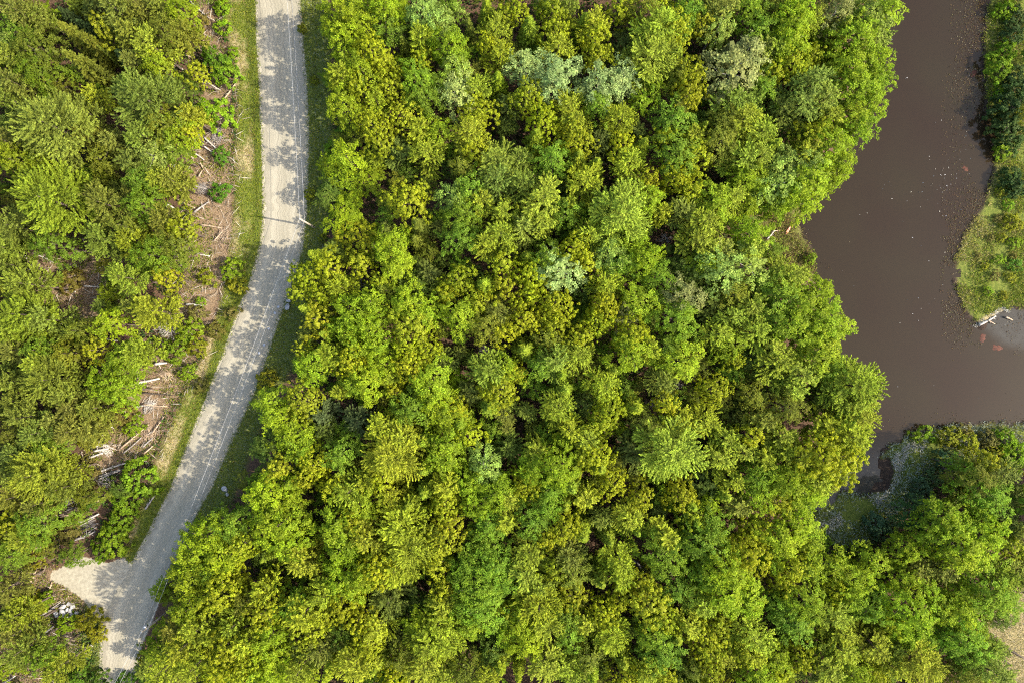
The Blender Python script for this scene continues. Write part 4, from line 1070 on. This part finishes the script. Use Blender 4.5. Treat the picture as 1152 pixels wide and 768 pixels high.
def cover(name, label, cat, pts, z, hmean, cols, blades, L, W, seed, up=1.0, mat='cover'):
    r = np.random.default_rng(seed)
    n = len(pts) * blades
    base = np.repeat(np.concatenate([pts, z[:, None]], 1), blades, 0)
    d = rand_dir(n, r) * np.array([1, 1, 0.4]) + np.array([0, 0, up])
    d = unit(d)
    Ls = r.uniform(0.6, 1.3, n) * L
    c = base + d * (Ls * 0.5)[:, None] + r.normal(0, 0.12, (n, 3)) * np.array([1, 1, 0]) + np.array([0, 0, 1.0]) * (np.abs(r.normal(0, 1, n)) * hmean)[:, None]
    nn = unit(rand_dir(n, r) + np.array([0, 0, 0.6]))
    q = leaf_quads(c, nn, d, Ls, Ls * W)
    me = quads_mesh(name, q, M[mat], r.uniform(0.75, 1.25, n))
    a = me.attributes.new('leafcol', 'FLOAT_COLOR', 'FACE')
    cc = np.repeat(cols, blades, 0) * r.uniform(0.8, 1.2, (n, 1))
    a.data.foreach_set('color', np.concatenate([cc, np.ones((n, 1))], 1).astype(np.float32).ravel())
    o = bpy.data.objects.new(name, me)
    C.objects.link(o)
    tag(o, label, cat, kind='stuff')
    return o

def cover_material():
    m, t = nt('ground cover leaves')
    col = attr(t, 'leafcol').outputs['Color']
    d = N(t, 'ShaderNodeBsdfDiffuse')
    tr = N(t, 'ShaderNodeBsdfTranslucent')
    t.links.new(col, d.inputs['Color'])
    t.links.new(col, tr.inputs['Color'])
    a = N(t, 'ShaderNodeMixShader')
    a.inputs[0].default_value = 0.28
    t.links.new(d.outputs[0], a.inputs[1])
    t.links.new(tr.outputs[0], a.inputs[2])
    t.links.new(a.outputs[0], N(t, 'ShaderNodeOutputMaterial').inputs[0])
    return m
M['cover'] = cover_material()
crng = np.random.default_rng(21)
BOX = (-96, -66, 96, 66)

def choose(n, cols, w, r):
    return np.array(cols)[r.choice(len(cols), n, p=np.array(w) / sum(w))]

# verge grass
def acc(p):
    ok = (inside(p, VERGE_L) | inside(p, VERGE_R) | np.any([inside(p, g) for g in GREEN], 0)) & (sd(p, road_poly) > -0.3 + 0.5 * crng.random(len(p))) & (sd(p, turnout) > -0.5 + 0.7 * crng.random(len(p)))
    return ok
p = scatter(330000, (-96, -66, -20, 66), acc, crng)
dlp = seg_dist(p, roadL, False)
isl = inside(p, VERGE_L)
gold = np.where(isl, sstep(1.2, 2.4, dlp) * (1 - sstep(5.0, 6.5, dlp)) * (0.62 + 1.3 * fbm(p * 3.3)), 0.1) + 0.12 * fbm(p * 9)
keep = crng.random(len(p)) > 0.45 * np.clip(gold, 0, 1)
p, gold, isl = p[keep], gold[keep], isl[keep]
n = len(p)
gcol = np.where((crng.random(n) < np.clip(gold, 0, 1) * 0.85)[:, None], choose(n, [(.26, .19, .07), (.22, .18, .04), (.17, .17, .03), (.22, .14, .06)], [3, 3, 3, 1], crng),
                choose(n, [(.13, .17, .015), (.165, .195, .015), (.19, .19, .022), (.11, .15, .025)], [4, 3, 2, 2], crng))
gcol = np.where((~isl & (crng.random(n) < 0.5))[:, None], choose(n, [(.2, .23, .12), (.24, .25, .15), (.15, .19, .08)], [2, 1, 2], crng), gcol)
cover('verge_grass', 'green and straw coloured grass on the road verges', 'grass', p, ground_z(p), 0.06, gcol, 2, 0.3, 0.26, 1, 0.4)

# forest undergrowth
def acc(p):
    bad = (sd(p, road_poly) < 1.2) | (sd(p, turnout) < 0.8) | (sd(p, pond) < 1.0) | np.any([inside(p, s) for s in SLASH + MARSH + BANK], 0) | inside(p, VERGE_L) | inside(p, VERGE_R) | inside(p, CLEARING)
    return (~bad) & (fbm(p * 2.3) + 0.35 * fbm(p * 7) > -0.12 + crng.normal(0, 0.12, len(p)))
p = scatter(120000, BOX, acc, crng)
n = len(p)
fcol = choose(n, [(.035, .07, .014), (.05, .085, .014), (.07, .09, .02), (.09, .1, .02), (.03, .055, .022)], [4, 4, 3, 2, 2], crng)
cover('undergrowth', 'low leafy undergrowth on the forest floor', 'undergrowth', p, ground_z(p), 0.45, fcol, 3, 0.42, 0.7, 2, 0.1)

# marsh sedge, bank plants, and the plants that stand in the shallows
def acc(p):
    return (np.any([sd(p, s) < 0.5 for s in MARSH], 0) | np.any([inside(p, s) for s in BANK], 0)) & (sd(p, pond) + 0.7 * fbm(p * 3.0) + 0.9 * fbm(p * 9.0) > -0.25) & ~np.any([inside(p, s) for s in MUD], 0) & (fbm(p * 5) > -0.2 + crng.normal(0, 0.15, len(p)))
p = scatter(300000, (40, -50, 100, 66), acc, crng)
n = len(p)
pathd = np.min([seg_dist(p, PP(a, DOWN), False) for a, w in PATHS], 0)
inlet = p[:, 1] < -12
w = fbm(p * 1.7) + crng.normal(0, 0.35, n)
scol = np.where((w > 0.25)[:, None], choose(n, [(.22, .2, .04), (.28, .24, .09), (.24, .19, .1)], [3, 2, 1], crng), choose(n, [(.13, .18, .018), (.17, .21, .02), (.2, .2, .04), (.09, .12, .025)], [3, 3, 2, 2], crng))
scol = np.where((inlet & (crng.random(n) < 0.6))[:, None], choose(n, [(.3, .34, .25), (.28, .32, .23), (.33, .35, .28)], [2, 2, 1], crng), scol)  # inlet blades painted paler and greyer to lift the tree shade there
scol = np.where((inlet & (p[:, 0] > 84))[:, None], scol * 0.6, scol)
scol = np.where((pathd < 1.1)[:, None], np.array([.42, .4, .33]), scol)
bnk = np.any([inside(p, s) for s in BANK], 0)
scol = np.where((bnk & (crng.random(n) < 0.55))[:, None], choose(n, [(.16, .1, .05), (.1, .065, .04), (.13, .12, .03)], [2, 2, 2], crng), scol)
zz = np.maximum(ground_z(p), DOWN)
cover('sedge_grass', 'matted green and tan sedge on the marshy shore', 'grass', p, zz, 0.14, scol, 2, 0.38, 0.24, 3, 0.45)

def acc(p):
    d = sd(p, pond)
    east = (p[:, 0] > 76) & (p[:, 1] > -4)
    south = (p[:, 1] < -11) & (p[:, 0] > 60)
    west = p[:, 0] < 58
    dens = np.where(east, np.exp(d / 3.0) * 1.3, np.where(south, np.exp(d / 0.9) * 0.5, np.exp(d / 1.1) * 0.35))
    return (d < 0) & (fbm(p * 3.1) > 0.05) & (crng.random(len(p)) < dens) & ((sd(p, pool) > 0) | (crng.random(len(p)) < 0.35))
p = scatter(420000, (40, -45, 110, 66), acc, crng)
n = len(p)
wcol = choose(n, [(.15, .1, .05), (.12, .11, .045), (.1, .06, .035), (.24, .21, .13)], [3, 3, 3, 1], crng)
cover('water_weeds', 'tan and olive weeds standing in the shallow water', 'weeds', p, np.full(n, DOWN), 0.02, wcol, 1, 0.22, 0.35, 4, 0.5)

# floating white flecks on the open water
def acc(p):
    px, py = W2P(p[:, 0], p[:, 1], DOWN)
    g = np.exp(-(((px - 1055) / 38) ** 2 + ((py - 205) / 45) ** 2)) * 0.55 + 0.02 + 0.05 * np.exp(-(((px - 1080) / 90) ** 2 + ((py - 468) / 14) ** 2))
    return (sd(p, pond) < -1) & (crng.random(len(p)) < g) & (fbm(p * 3) > -0.1)
p = scatter(9000, (45, -18, 100, 64), acc, crng)
n = len(p)
cover('floating_leaves', 'tiny white flecks floating on the brown pond', 'flecks', p, np.full(n, DOWN + 0.012), 0.0, choose(n, [(.45, .43, .4), (.32, .3, .25)], [2, 2], crng), 1, 0.21, 0.9, 5, 0.02)

# twigs and bark chips over the slash
def acc(p):
    return np.any([sd(p, s) < 0.6 for s in SLASH], 0) & (sd(p, turnout) > 0) & (sd(p, road_poly) > 0.3) & (fbm(p * 3.0) > -0.3 + crng.normal(0, 0.25, len(p)))
p = scatter(130000, (-98, -66, -35, 66), acc, crng)
n = len(p)
tcol = choose(n, [(.26, .19, .12), (.19, .125, .07), (.34, .28, .21), (.1, .065, .04), (.14, .15, .025)], [3, 3, 2, 3, 2], crng)
cover('twig_litter', 'reddish brown twigs and bark chips on bare slash', 'twigs', p, ground_z(p) + 0.03, 0.03, tcol, 1, 0.5, 0.14, 6, 0.05)
# longer dead branches tangled over the slash and its edge
def acc(p):
    return np.any([sd(p, s) < 1.8 for s in SLASH], 0) & (sd(p, turnout) > 0.6) & (sd(p, road_poly) > 2.2)
p = scatter(24000, (-98, -66, -35, 66), acc, crng)
n = len(p)
cover('branch_litter', 'pale dead branches tangled over the slash', 'branches', p, ground_z(p) + 0.12, 0.08, choose(n, [(.42, .38, .31), (.3, .25, .19), (.2, .15, .1)], [3, 3, 2], crng), 1, 1.8, 0.05, 16, 0.04)
# low green regrowth over the slash
def acc(p):
    return np.any([sd(p, s) < 0.8 for s in SLASH], 0) & (sd(p, turnout) > 0) & (sd(p, road_poly) > 0.3) & (fbm(p * 3.2 + 9) > -0.05 + crng.normal(0, 0.2, len(p)))
p = scatter(170000, (-98, -66, -35, 66), acc, crng)
n = len(p)
cover('brush_undergrowth', 'low green and yellowish regrowth between the slash logs', 'undergrowth', p, ground_z(p), 0.14, choose(n, [(.11, .15, .015), (.16, .17, .018), (.19, .17, .04), (.07, .11, .015)], [3, 3, 2, 2], crng), 2, 0.26, 0.6, 7, 0.3)
# dry grass of the clearing
p = scatter(60000, (70, -66, 98, -40), lambda p: inside(p, CLEARING), crng)
n = len(p)
cover('dry_grass', 'dry straw coloured grass in the small clearing', 'grass', p, ground_z(p), 0.05, choose(n, [(.32, .28, .12), (.26, .24, .08), (.17, .18, .04), (.42, .38, .28)], [3, 3, 2, 2], crng), 1, 0.3, 0.2, 8)

# the wood that goes on beyond the picture's edge and throws its shade in
r = np.random.default_rng(77)
allq, alln = [], 0
protos = [crown_maple(3.0, 12, 900, 0.45, 0.5), crown_oak(3.0, 12, 901), crown_pine(3.2, 14, 902)]
protos = [(a[::3] if i else a) for i, (a, b_, c_) in enumerate(protos)]
fcols = [(.09, .15, .012), (.15, .15, .01), (.1, .13, .02)]
cc = []
for x in np.arange(-112, 124, 4.6):
    for y in np.arange(-80, 82, 4.6):
        xx, yy = x + r.uniform(-1.6, 1.6), y + r.uniform(-1.6, 1.6)
        px, py = W2P(xx, yy, 10.0)
        if -24 < px < 1172 and -24 < py < 790:
            continue
        q = np.array([[xx, yy]])
        if sd(q, pond)[0] < 2 or sd(q, road_poly)[0] < 3.5 or inside(q, MARSH[0])[0] or inside(q, CLEARING)[0]:
            continue
        if xx > 76 and -40 < yy < 20 and xx < 112 and not (yy > 19 or yy < -22):
            continue
        if (px < 190 and py > 767 and px > 90) or (xx > 80 and -64 < yy < -36):
            continue
        i = int(r.integers(3))
        a = protos[i]
        th = r.uniform(0, 6.28)
        s = r.uniform(0.8, 1.15) * (0.45 if xx > 84 and yy > 14 else 1)
        rot = np.array([[math.cos(th), -math.sin(th), 0], [math.sin(th), math.cos(th), 0], [0, 0, 1]]) * s
        allq.append(a @ rot.T + np.array([xx, yy, 0]))
        cc.append(np.tile(np.array(fcols[i]) * r.uniform(0.8, 1.2), (len(a), 1)))
q, cc = np.concatenate(allq), np.concatenate(cc)
me = quads_mesh('woodland', q, M['cover'])
a = me.attributes.new('leafcol', 'FLOAT_COLOR', 'FACE')
a.data.foreach_set('color', np.concatenate([cc * r.uniform(0.8, 1.2, (len(cc), 1)), np.ones((len(cc), 1))], 1).astype(np.float32).ravel())
o = bpy.data.objects.new('woodland', me)
C.objects.link(o)
tag(o, 'green wood that goes on all around the picture', 'woodland', kind='stuff')
print('woodland faces', len(q))

# ------------------------------------------------------------------ fallen logs, some dark ones in place of trunk shadows
WOOD = {'w': ('white_wood', 'bleached white'), 'g': ('grey_wood', 'weathered grey'), 't': ('tan_wood', 'tan peeled'), 'd': ('dark_wood_and_shadow', 'dark')}
lr = random.Random(3)
for line in LOGS.strip().split('\n'):
    o_, items = line.split('|')
    ox, oy = (int(v) for v in o_.split(','))
    for it in items.split(';'):
        x1, y1, x2, y2, wd, rad = it.split()
        a = P(ox + float(x1) / 4, oy + float(y1) / 4, 0.3)
        b_ = P(ox + float(x2) / 4, oy + float(y2) / 4, 0.3)
        rad = float(rad) * 1.35
        za, zb = ground_z([a[:2]])[0], ground_z([b_[:2]])[0]
        L = float(np.linalg.norm(b_[:2] - a[:2]))
        dx, dy = (b_[:2] - a[:2]) / L
        base = Vector((a[0], a[1], max(za, DOWN) + rad * 0.8 + lr.uniform(0.25, 0.6)))
        zend = max(zb, DOWN) + rad * 0.7 + lr.uniform(0, 0.3) - base.z
        mb = MB()
        pts, rr = [], []
        bend = lr.uniform(-0.12, 0.12) * min(L, 4) * 0.3
        for k in range(6):
            f = k / 5
            o2 = math.sin(f * math.pi) * bend
            pts.append((dx * L * f - dy * o2, dy * L * f + dx * o2, zend * f))
            rr.append(rad * (1.1 - 0.5 * f))
        mb.tube(pts, rr, 8)
        for k in range(int(L * 1.1)):
            f = lr.uniform(0.15, 0.95)
            p0 = Vector(pts[int(f * 4.99)])
            a2 = math.atan2(dy, dx) + lr.choice((-1, 1)) * lr.uniform(0.5, 1.3)
            l2 = lr.uniform(0.25, 0.9)
            mb.tube([p0, p0 + Vector((math.cos(a2) * l2, math.sin(a2) * l2, lr.uniform(-0.05, 0.35)))], [rad * 0.3, rad * 0.12], 5)
        mat, nm = WOOD[wd]
        o = mb.build('fallen_log', M[mat], None, base)
        mx, my = ox + (float(x1) + float(x2)) / 8, oy + (float(y1) + float(y2)) / 8
        size = 'long ' if L > 4.5 else 'short ' if L < 2.2 else ''
        tag(o, unique_label(f'{size}{nm} log', mx, my), 'fallen log', 'fallen logs and poles')

# heaps of cut branches
for px, py, R, mat, nm in [(243, 153, 1.5, 'grey_wood', 'grey'), (226, 212, 1.3, 'grey_wood', 'dark grey'), (116, 503, 1.5, 'white_wood', 'bleached'), (168, 488, 1.6, 'tan_wood', 'tan'), (100, 590, 1.4, 'grey_wood', 'grey'),
                           (168, 455, 1.4, 'white_wood', 'whitish'), (78, 716, 1.1, 'tan_wood', 'tan'), (118, 540, 1.4, 'white_wood', 'bleached'), (78, 560, 1.1, 'grey_wood', 'grey'), (28, 296, 1.5, 'grey_wood', 'grey'), (185, 420, 1.3, 'tan_wood', 'reddish tan'),
                           (868, 272, 1.2, 'tan_wood', 'brown'), (250, 265, 1.3, 'tan_wood', 'tan'), (735, 648, 1.2, 'grey_wood', 'grey')]:
    x, y, _ = P(px, py, 0.3)
    mb = MB()
    main = lr.uniform(0, 3.1)
    for k in range(60):
        az = main + lr.gauss(0, 0.3)
        l = lr.uniform(0.5, 1.0) * R
        c0 = Vector((lr.gauss(0, R * 0.35), lr.gauss(0, R * 0.35), lr.uniform(0.04, 0.35)))
        d = Vector((math.cos(az), math.sin(az), lr.uniform(-0.12, 0.18))) * l
        mb.tube([c0 - d, c0, c0 + d + Vector((0, 0, 0.05))], [0.03, 0.028, 0.01], 5)
    o = mb.build('brush_pile', M[mat], None, (x, y, max(float(ground_z([[x, y]])[0]), DOWN)))
    tag(o, unique_label(f'{nm} heap of cut branches', px, py), 'brush pile', 'heaps of cut branches')

# ------------------------------------------------------------------ boulders
def boulder(px, py, sx, sy, sz, seed, label, up=0.0):
    r = np.random.default_rng(seed)
    import bmesh
    bm = bmesh.new()
    bmesh.ops.create_icosphere(bm, subdivisions=3, radius=1.0)
    pl = [(Vector(rand_dir(1, r)[0]), r.uniform(0.55, 0.85)) for _ in range(11)]
    for v in bm.verts:
        for n_, d in pl:
            e = v.co.dot(n_)
            if e > d:
                v.co -= n_ * (e - d) * 0.9
        v.co = Vector((v.co.x * sx, v.co.y * sy, v.co.z * sz))
    me = bpy.data.meshes.new('boulder')
    bm.to_mesh(me)
    bm.free()
    me.materials.append(M['rock'])
    o = bpy.data.objects.new('boulder', me)
    C.objects.link(o)
    x, y, _ = P(px, py, 0.3)
    o.location = (x, y, float(ground_z([[x, y]])[0]) + sz * 0.55 + up)
    o.rotation_euler = (r.uniform(-.2, .2), r.uniform(-.2, .2), r.uniform(0, 6))
    tag(o, label, 'boulder', 'pale boulders')
    return o
for i, (px, py, sx, sy, sz, lab, up) in enumerate([
        (71.5, 689, .95, .62, .5, 'largest white boulder, in the middle of the pile beside the gravel turnout', 0),
        (70, 682, .72, .45, .42, 'flat white boulder at the upper left of the pile by the turnout', 0),
        (76.5, 679.5, .5, .42, .45, 'white boulder at the very top of the pile by the turnout', 0),
        (81, 682, .5, .4, .4, 'grey white boulder at the upper right of the turnout pile', 0),
        (79.5, 686, .55, .42, .42, 'angular white boulder on the right middle of the turnout pile', .1),
        (80, 690.5, .6, .45, .42, 'white boulder at the lower right of the turnout pile', 0),
        (85, 690, .45, .42, .4, 'rounded white boulder furthest right in the turnout pile', 0),
        (63.5, 690.5, .5, .6, .38, 'grey boulder at the far left of the turnout pile', 0),
        (75.5, 692.5, .42, .36, .34, 'small pale boulder at the foot of the turnout pile', 0),
        (75.5, 685, .36, .3, .34, 'small wedge boulder squeezed into the centre of the turnout pile', .25),
        (324, 338, .42, .5, .35, 'pale boulder on the shaded verge below the road bend wires', 0),
        (322.5, 345, .6, .6, .4, 'bluish pale boulder just below its twin on the shaded verge', 0),
        (252, 550, .6, .5, .4, 'pale boulder on the shaded verge right of the lower road', 0),
        (255, 556, .45, .35, .32, 'smaller pale boulder touching the lower verge boulder', 0)]):
    boulder(px, py, sx, sy, sz, 50 + i, lab, up)

# stones along the shaded road edge
for i, (px, py) in enumerate([(302, 370), (297, 388), (309, 352), (291, 397), (313, 345)]):
    o = boulder(px, py, .3, .26, .2, 80 + i, unique_label('fist dark grey stone'.replace('fist', 'small'), px, py))
    o.name = 'stone'
    o['category'] = 'stone'
    o['group'] = 'stones on the road edge'
    o.data.materials[0] = M['grey_wood']
    o.data.materials[0] = M['steel']

# pink split of wood on the pond bank
x, y, _ = P(886.5, 259.5, DOWN + .4)
mb = MB()
prof = [(-0.75, 0.05, .03), (-0.3, 0.26, .13), (0.25, 0.24, .15), (0.6, 0.14, .1), (0.8, 0.04, .04)]
v, f = [], []
for sx_, w_, t_ in prof:
    v += [(sx_, -w_, 0), (sx_, -w_ * .7, t_), (sx_, w_ * .7, t_ * 1.1), (sx_, w_, 0)]
for i in range(len(prof) - 1):
    for k in range(4):
        f.append((i * 4 + k, i * 4 + (k + 1) % 4, i * 4 + 4 + (k + 1) % 4, i * 4 + 4 + k))
f += [(3, 2, 1, 0), tuple(len(v) - 4 + k for k in range(4))]
mb.add(v, f)
o = mb.build('wood_slab', M['pink_wood'], None, (x, y, DOWN + .35), False)
o.rotation_euler = (0.1, -0.15, math.radians(62))
tag(o, 'small salmon pink pointed slab of wood lying on the pond bank', 'wood slab')

# rust coloured algae mounds in the shallows
for i, (px, py, R, lab) in enumerate([(1086, 190, .55, 'orange algae mound alone in open water beside the white flecks'), (1095.5, 83, .7, 'round rust red algae mound off the upper right shore'),
                                     (1123.5, 26.5, .75, 'brightest rust red algae mound tucked against the upper right shrubs'), (1116, 33, .6, 'faint rust red algae mound trailing below the brightest one'),
                                     (1101, 356, .6, 'orange algae mound with a pale spot beside the driftwood'), (1105.5, 380, .75, 'orange algae mound among weeds below the sunny marsh'), (1122, 391, .8, 'dark red algae mound at the pool mouth')]):
    r = np.random.default_rng(500 + i)
    x, y, _ = P(px, py, DOWN)
    mb = MB()
    nn = 26
    rings = [(1.0, -0.03), (0.8, 0.015), (0.5, 0.035), (0.22, 0.05)]
    w = 1 + 0.28 * np.sin(np.arange(nn) * 6.283 / nn * 2 + r.uniform(0, 6)) + 0.15 * np.sin(np.arange(nn) * 6.283 / nn * 5 + r.uniform(0, 6)) + r.normal(0, .06, nn)
    for s, zz in rings:
        mb.v += [(math.cos(a * 6.283 / nn) * R * s * w[a], math.sin(a * 6.283 / nn) * R * s * w[a] * .9, zz) for a in range(nn)]
    for q_ in range(3):
        mb.f += [(q_ * nn + a, q_ * nn + (a + 1) % nn, (q_ + 1) * nn + (a + 1) % nn, (q_ + 1) * nn + a) for a in range(nn)]
    mb.v.append((0, 0, .05))
    mb.f += [(3 * nn + a, 3 * nn + (a + 1) % nn, 4 * nn) for a in range(nn)]
    o = mb.build('algae_mound', M['algae'], None, (x, y, DOWN))
    tag(o, lab, 'algae', 'rust coloured algae mounds')

# ------------------------------------------------------------------ utility poles and wires
def pole(px, py, h, label, arm, world=None):
    x, y = world if world is not None else P(px, py, 0)[:2]
    z = float(ground_z([[x, y]])[0])
    root = empty('utility_pole', (x, y, z))
    tag(root, label, 'utility pole', 'utility poles along the road')
    mb = MB()
    mb.tube([(0, 0, -0.8), (0, 0, 0.1), (0, 0, h * 0.5), (0, 0, h)], [0.19, 0.185, 0.165, 0.135], 12)
    mb.build('shaft', M['pole'], root)
    mb = MB()
    mb.tube([(0, 0, h), (0, 0, h + 0.08)], [0.05, 0.05], 8)
    mb.tube([(0, 0, h + 0.08), (0, 0, h + 0.18), (0, 0, h + 0.22)], [0.09, 0.08, 0.04], 10)
    mb.build('insulator', M['ceramic'], root)
    mb = MB()
    mb.tube([(0.15, 0, h - 1.45), (0.28, 0, h - 1.45)], [0.05, 0.06], 8)
    mb.build('spool', M['ceramic'], root)
    if arm:
        mb = MB()
        mb.tube([(-0.25, 0.2, h - 2.2), (-0.25, 0.2, h - 1.35), (-0.25, 0.2, h - 1.25)], [0.2, 0.2, 0.08], 12)
        mb.build('transformer', M['steel'], root)
    return np.array([x, y, z + h + 0.22]), np.array([x + 0.28, y, z + h - 1.45])
p1 = pole(353, 255.5, 8.0, 'upper utility pole at the right edge of the sunlit straight', False)
p2 = pole(192, 685, 9.6, 'lower utility pole leaning over the road end opposite the turnout', True)
p3 = pole(0, 0, 8.5, 'next utility pole above the top of the picture', False, (-37.9, 72.0))
p4 = pole(0, 0, 9.0, 'utility pole beyond the lower end of the road', False, (-83.0, -90.0))
def wire(a, b, sag, label):
    mb = MB()
    pts = []
    for i in range(25):
        f = i / 24
        q = a + (b - a) * f
        pts.append(Vector((q[0], q[1], q[2] - sag * 4 * f * (1 - f))) - Vector(a))
    mb.tube(pts, [0.021] * 25, 6)
    o = mb.build('power_wire', M['wire'], None, Vector(a))
    tag(o, label, 'wire', 'overhead wires along the road')
wire(p3[0], p1[0], 0.7, 'top overhead wire along the upper road straight to the upper pole')
wire(p3[1], p1[1], 0.8, 'lower overhead wire along the upper road straight to the upper pole')
wire(p1[0], p2[0], 1.2, 'top overhead wire down the road bend between the two poles')
wire(p1[1], p2[1], 1.35, 'lower overhead wire down the road bend between the two poles')
wire(p2[0], p4[0], 0.6, 'top overhead wire from the lower pole out of the picture')
wire(p2[1], p4[1], 0.7, 'lower overhead wire from the lower pole out of the picture')

# ------------------------------------------------------------------ light, sky, camera
EL, AZ = math.radians(38.5), math.radians(90 + 10.6)     # the sun stands to the right and a little below the picture's x axis
to_sun = Vector((math.sin(AZ) * math.cos(EL), math.cos(AZ) * math.cos(EL), math.sin(EL)))
sun = bpy.data.lights.new('sun', 'SUN')
sun.energy = 2.7
sun.angle = math.radians(0.53)
sun.color = (1.0, 0.93, 0.80)
so = bpy.data.objects.new('sun', sun)
C.objects.link(so)
so.rotation_euler = to_sun.to_track_quat('Z', 'Y').to_euler()
so.location = to_sun * 200
w = bpy.data.worlds.new('World')
scene.world = w
w.use_nodes = True
t = w.node_tree
sky = t.nodes.new('ShaderNodeTexSky')
sky.sky_type = 'NISHITA'
sky.sun_disc = False
sky.sun_elevation = EL
sky.sun_rotation = AZ
sky.dust_density = 2.5
sky.ozone_density = 0.4
t.links.new(sky.outputs[0], t.nodes['Background'].inputs[0])
t.nodes['Background'].inputs[1].default_value = 0.15

cam = bpy.data.cameras.new('camera')
cam.lens = 24
cam.sensor_width = 36
cam.clip_end = 6000
co = bpy.data.objects.new('camera', cam)
C.objects.link(co)
co.location = (0, 0, H)
co.rotation_euler = (0, 0, 0)
scene.camera = co
scene.view_settings.view_transform = 'Standard'
scene.view_settings.look = 'None'
scene.view_settings.exposure = 1.96
scene.view_settings.gamma = 1
scene.view_settings.use_curve_mapping = False
scene.cycles.filter_width = 1.1
scene.cycles.max_bounces = 6
scene.cycles.diffuse_bounces = 3
scene.cycles.glossy_bounces = 2
scene.cycles.transmission_bounces = 4
scene.cycles.use_denoising = False
